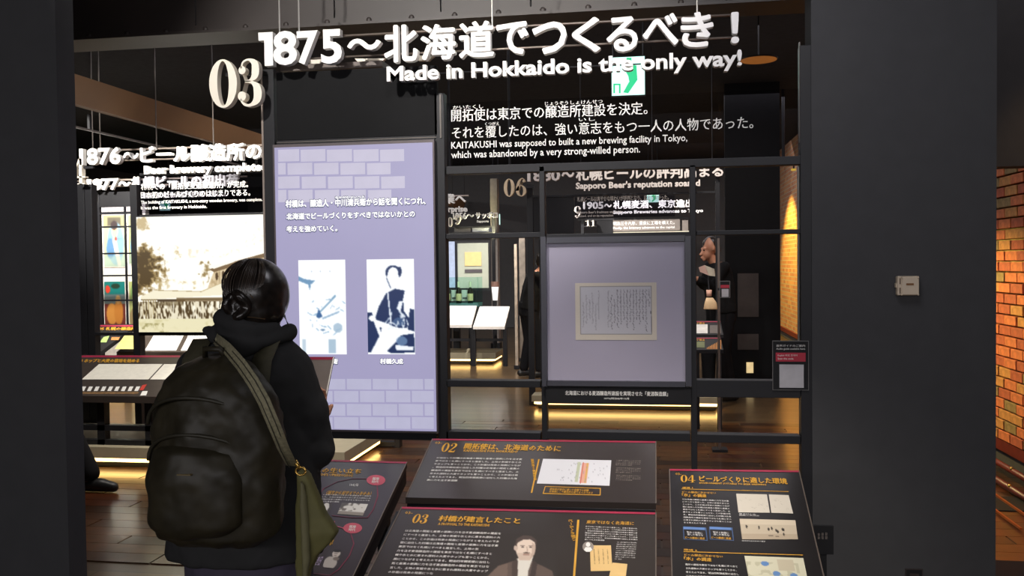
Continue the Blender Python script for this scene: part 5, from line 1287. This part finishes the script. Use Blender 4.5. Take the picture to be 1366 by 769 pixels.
def ribbon(pts,w,side,t_=.003):
    b=MB(); n=len(pts)
    for i,p in enumerate(pts):
        p=Vector(p); d=(Vector(pts[min(i+1,n-1)])-Vector(pts[max(i-1,0)])).normalized(); s_=d.cross(Vector(side)).normalized()*w/2; q=Vector(side).normalized()*t_
        b.v+=[tuple(p-s_),tuple(p+s_),tuple(p+s_+q),tuple(p-s_+q)]
    for i in range(n-1):
        for k in range(4): b.f.append((4*i+k,4*i+(k+1)%4,4*i+4+(k+1)%4,4*i+4+k))
    b.f+=[(3,2,1,0),tuple(4*(n-1)+k for k in range(4))]
    return b
OL=mat('strap_olive',(72,68,50),.7,var=.15,scale=60)
for q in (-1,1):
    cx=-.035+q*.10
    ribbon([L(cx,-.13,1.18),L(cx,-.11,1.25),L(cx,-.05,1.30),L(cx,.03,1.295),L(cx,.12,1.22),L(cx+q*.02,.15,1.1),L(cx+q*.06,.12,1.0)],.055,(0,-.6,1)).build('shoulder_strap',OL,bp_,smooth=True)
# shoulder bag
sb=thing('shoulder_bag','flat olive cloth bag hanging at the woman\'s right hip from a wide woven strap','bag',(Wx+.12,Wy-.16,.75))
ST=mat('woven_strap',(146,140,112),.8,var=.25,scale=120,bump=.3)
path=[(284,449,2.36),(292,456,2.20),(304,466,2.10),(322,487,2.035),(338,510,2.00),(352,535,1.99),(366,568,2.0),(378,598,2.04),(390,622,2.12)]
P=[PY(x,y,Y) for x,y,Y in path]
ribbon([P[0]+Vector((.02,.20,-.18)),P[0]+Vector((.0,.12,-.03))]+P,.030,(.1,-1,.15)).build('strap',ST,sb,smooth=True)
for o_ in (-.006,.006): ribbon([p+Vector((o_,-.0035,o_*.6)) for p in P],.0025,(.1,-1,.15),.001).build('strap_stripe',mat('strap_dark_line',(60,56,44),.8),sb)
G2=mat('brass',(222,180,96),.25,.9)
c0=PY(401,629,2.11); pts=[c0+Vector((.013*math.cos(a),0,.010*math.sin(a))) for a in [2*math.pi*i/16 for i in range(17)]]
MB().tube(pts,.0028,8).build('ring',G2,sb,smooth=True); MB().tube([PY(393,614,2.11),PY(397,621,2.11),PY(400,626,2.11)],[.004,.006,.004],8).build('hook',G2,sb,smooth=True)
OC=mat('olive_cloth',(112,108,64),.7,var=.12,scale=20)
def flat_bag(px,Y,th,m,name,par):
    b=MB(); n=len(px); A=[PY(x,y,Y) for x,y in px]; cen=sum(A,Vector((0,0,0)))/n
    b.v=[tuple(p) for p in A]+[tuple(p+Vector((0,th,0))) for p in A]+[tuple(cen+Vector((0,-th*.5,0))),tuple(cen+Vector((0,th*1.4,0)))]
    for i in range(n):
        j=(i+1)%n; b.f+=[(i,n+i,n+j,j),(2*n,i,j),(2*n+1,n+j,n+i)]
    return b.build(name,m,par,True,remesh=.006,smoothn=3,disp=.01)
flat_bag([(396,628),(406,632),(416,655),(432,690),(447,712),(440,724),(422,742),(410,768),(398,800),(392,760),(392,700)],2.15,.035,OC,'bag_body',sb)
flat_bag([(398,640),(405,650),(410,700),(413,742),(408,778),(402,776),(400,700)],2.125,.018,mat('olive_cloth_light',(120,116,84),.7,var=.1),'bag_edge',sb)
# leaflet in her hands
lf=thing('leaflet','small dark leaflet with a crimson top edge held in front of the woman','leaflet',tuple(L(-.005,.33,1.10)))
def LF(u,v,w): # u -1..1, v 0..1
    return L(-.005+u*.10,.275+v*.08,1.085+v*.125)+Vector((0,-.6,.3)).normalized()*w
link_mesh('cover',[LF(-1,0,0),LF(1,0,0),LF(1,1,0),LF(-1,1,0),LF(-1,0,.004),LF(1,0,.004),LF(1,1,.004),LF(-1,1,.004)],[(3,2,1,0),(4,5,6,7),(0,1,5,4),(1,2,6,5),(2,3,7,6),(3,0,4,7)],mat('leaflet_grey',(120,110,106),.5),lf)
link_mesh('crimson_edge',[LF(-1,.93,.0045),LF(1,.93,.0045),LF(1,1,.0045),LF(-1,1,.0045)],[(0,1,2,3)],CRIM,lf)
link_mesh('white_edge',[LF(.96,0,.0046),LF(1.0,0,.0046),LF(1.0,1,.0046),LF(.96,1,.0046)],[(0,1,2,3)],PRINT,lf)
# ---------- other visitors, farther back
def visitor(x,y,face,label,pose,hgt=1.65,top=(.013,.013,.014),skin=SKIN,bow=0.0):
    t=thing('person',label,'person',(x,y,0)); k=hgt/1.65; a=math.radians(face)
    fx=Vector((math.cos(a),math.sin(a),0)); sx=Vector((math.sin(a),-math.cos(a),0))
    Q=lambda s_,f,z: Vector((x,y,0))+sx*s_*k+fx*(f+max(0,z-.9)*bow)*k+Vector((0,0,z*k))
    fdir=(fx+Vector((0,0,-.35*(1 if bow else .3)))).normalized()
    lf_,rf_=pose['feet']; lh,rh=pose['hands']
    hc=Q(0,.03+pose.get('head',0),1.52)
    b=MB(); head(b,hc,fdir,k); limb(b,[Q(0,0,1.33),hc-Vector((0,0,.07))],[.05*k,.048*k])
    def torso(mb,g):
        pts=[Q(0,0,z) for z in (.88,1.0,1.15,1.3,1.38)]; 
        for s_ in (-.07,0,.07): mb.tube([p+sx*s_*k for p in pts],[(.10+g)*k,(.095+g)*k,(.10+g)*k,(.085+g)*k,(.05+g)*k],14)
    torso(b,-.01)
    for q,ft in ((-1,lf_),(1,rf_)):
        kn=(Q(q*.09,0,.88)+Q(q*.09,ft,.08))/2+fx*.05*k; limb(b,[Q(q*.08,0,.86),kn,Q(q*.09,ft,.08)],[.085*k,.055*k,.038*k]); limb(b,[Q(q*.09,ft-.03,.04),Q(q*.09,ft+.14,.03)],[.034*k,.028*k])
    arms=[]
    for q,hd in ((-1,lh),(1,rh)):
        sh=Q(q*.17,0,1.33); hp=Q(*hd); el=(sh+hp)/2+Vector((0,0,-.13*k))-fx*.04; arms.append((sh,el,hp)); limb(b,[sh,el,hp],[.045*k,.036*k,.026*k])
        hand(b,hp,(hp-el),q,Vector((0,0,1)) if abs((hp-el).normalized().z)<.9 else fx,.7,.009)
    b.build('body',skin,t,True,remesh=.009,smoothn=2); face_parts(t,hc,fdir,k)
    CL=mat('visitor_top_%d'%int(x*100),top,.8,srgb=False,var=.1,spec=.1); b=MB(); torso(b,.025)
    for sh,el,hp in arms: limb(b,[sh,el,el+(hp-el)*.82],[.06*k,.052*k,.042*k])
    b.build('jacket',CL,t,True,remesh=.012,smoothn=3,disp=.012)
    b=MB(); b.tube([Q(-.05,0,.80),Q(-.05,0,.98)],.13*k,14).tube([Q(.05,0,.80),Q(.05,0,.98)],.13*k,14)
    for q,ft in ((-1,lf_),(1,rf_)):
        kn=(Q(q*.09,0,.88)+Q(q*.09,ft,.08))/2+fx*.05*k; limb(b,[Q(q*.08,0,.86),kn,Q(q*.09,ft,.12)],[.105*k,.078*k,.062*k])
    b.build('trousers',mat('black_trousers',(.012,.012,.014),.8,srgb=False,spec=.1),t,True,remesh=.012,smoothn=3)
    for q,ft in ((-1,lf_),(1,rf_)):
        b=MB(); limb(b,[Q(q*.09,ft-.05,.045),Q(q*.09,ft+.08,.045),Q(q*.09,ft+.17,.034)],[.044*k,.044*k,.032*k]); b.build('shoe',mat('black_leather',(.012,.012,.013),.4,srgb=False),t,True,remesh=.009)
    b=MB(); b.ball(hc-fdir*.02*k+Vector((0,0,.026*k)),.086*k,.086*k,.09*k,20,14); b.ball(hc-fdir*.05*k-Vector((0,0,.03*k)),.07*k,.06*k,.07*k)
    b.build('hair',HAIR,t,True,remesh=.009,smoothn=2)
    return t,Q,hc
p=PZ(704,503,0); visitor(p.x+.02,p.y,20,'distant visitor in black leaning over a desk, right of the white-topped desks',dict(feet=(-.05,.12),hands=((-.15,.33,1.22),(.12,.36,1.2)),head=.05),1.66,bow=.22)
p=PY(949,330,9.9); vt,Q,hc=visitor(p.x+.10,9.9,200,'distant visitor in dark clothes holding a pale paper, right of the framed sheet',dict(feet=(-.05,.1),hands=((-.10,.26,1.22),(.10,.26,1.24)),head=.03),1.78,bow=.1)
t=thing('paper_sheet','pale curled paper held by the distant visitor right of the framed sheet','paper',tuple(PY(943,365,9.55)))
A=[PY(x,y,9.55) for x,y in ((932,357),(940,354),(953,359),(954,369),(946,368),(934,363))]
link_mesh('sheet',A+[q+Vector((0,.015,0)) for q in A],[(5,4,3,2,1,0),(6,7,8,9,10,11)]+[(i,(i+1)%6,6+(i+1)%6,6+i) for i in range(6)],mat('pale_paper',(206,170,156),.6),t)
link_mesh('fold',[A[1],A[2],A[3]+Vector((0,-.012,0)),A[4]+Vector((0,-.012,0))],[(3,2,1,0)],mat('pale_paper_two',(190,180,160),.6),t)
p=PY(948,413,9.4); z0=p.z; t=thing('cloth_bag','small beige bag with a narrow neck hanging below the distant visitor\'s paper','bag',(p.x,9.4,z0))
h=PY(948,387,9.4).z-z0
MB().loft([(z0,p.x,9.4,h*.34,h*.16),(z0+h*.05,p.x,9.4,h*.36,h*.18),(z0+h*.35,p.x,9.4,h*.30,h*.16),(z0+h*.6,p.x-.01,9.4,h*.17,h*.1)],20).build('bag_body',mat('beige_cloth',(206,176,138),.7),t,True)
MB().loft([(z0+h*.66,p.x-.015,9.4,h*.13,h*.1),(z0+h,p.x-.015,9.4,h*.14,h*.1)],16).build('bag_neck',mat('pinkish_cloth',(206,160,140),.7),t,True)
MB().tube([(p.x-.015,9.4,z0+h),(p.x-.01,9.6,z0+h+.12),(p.x,9.75,z0+h+.2)],.006,6).build('cord',BLK2,t)
# visitor hidden behind the near black wall: only the shoe and hem show
p=PZ(150,651,0)
visitor(p.x-.60,p.y,-2,'passing visitor at left hidden by the near black wall except for one black shoe',dict(feet=(-.40,.50),hands=((-.2,.0,.85),(.2,.05,.85))),1.70)
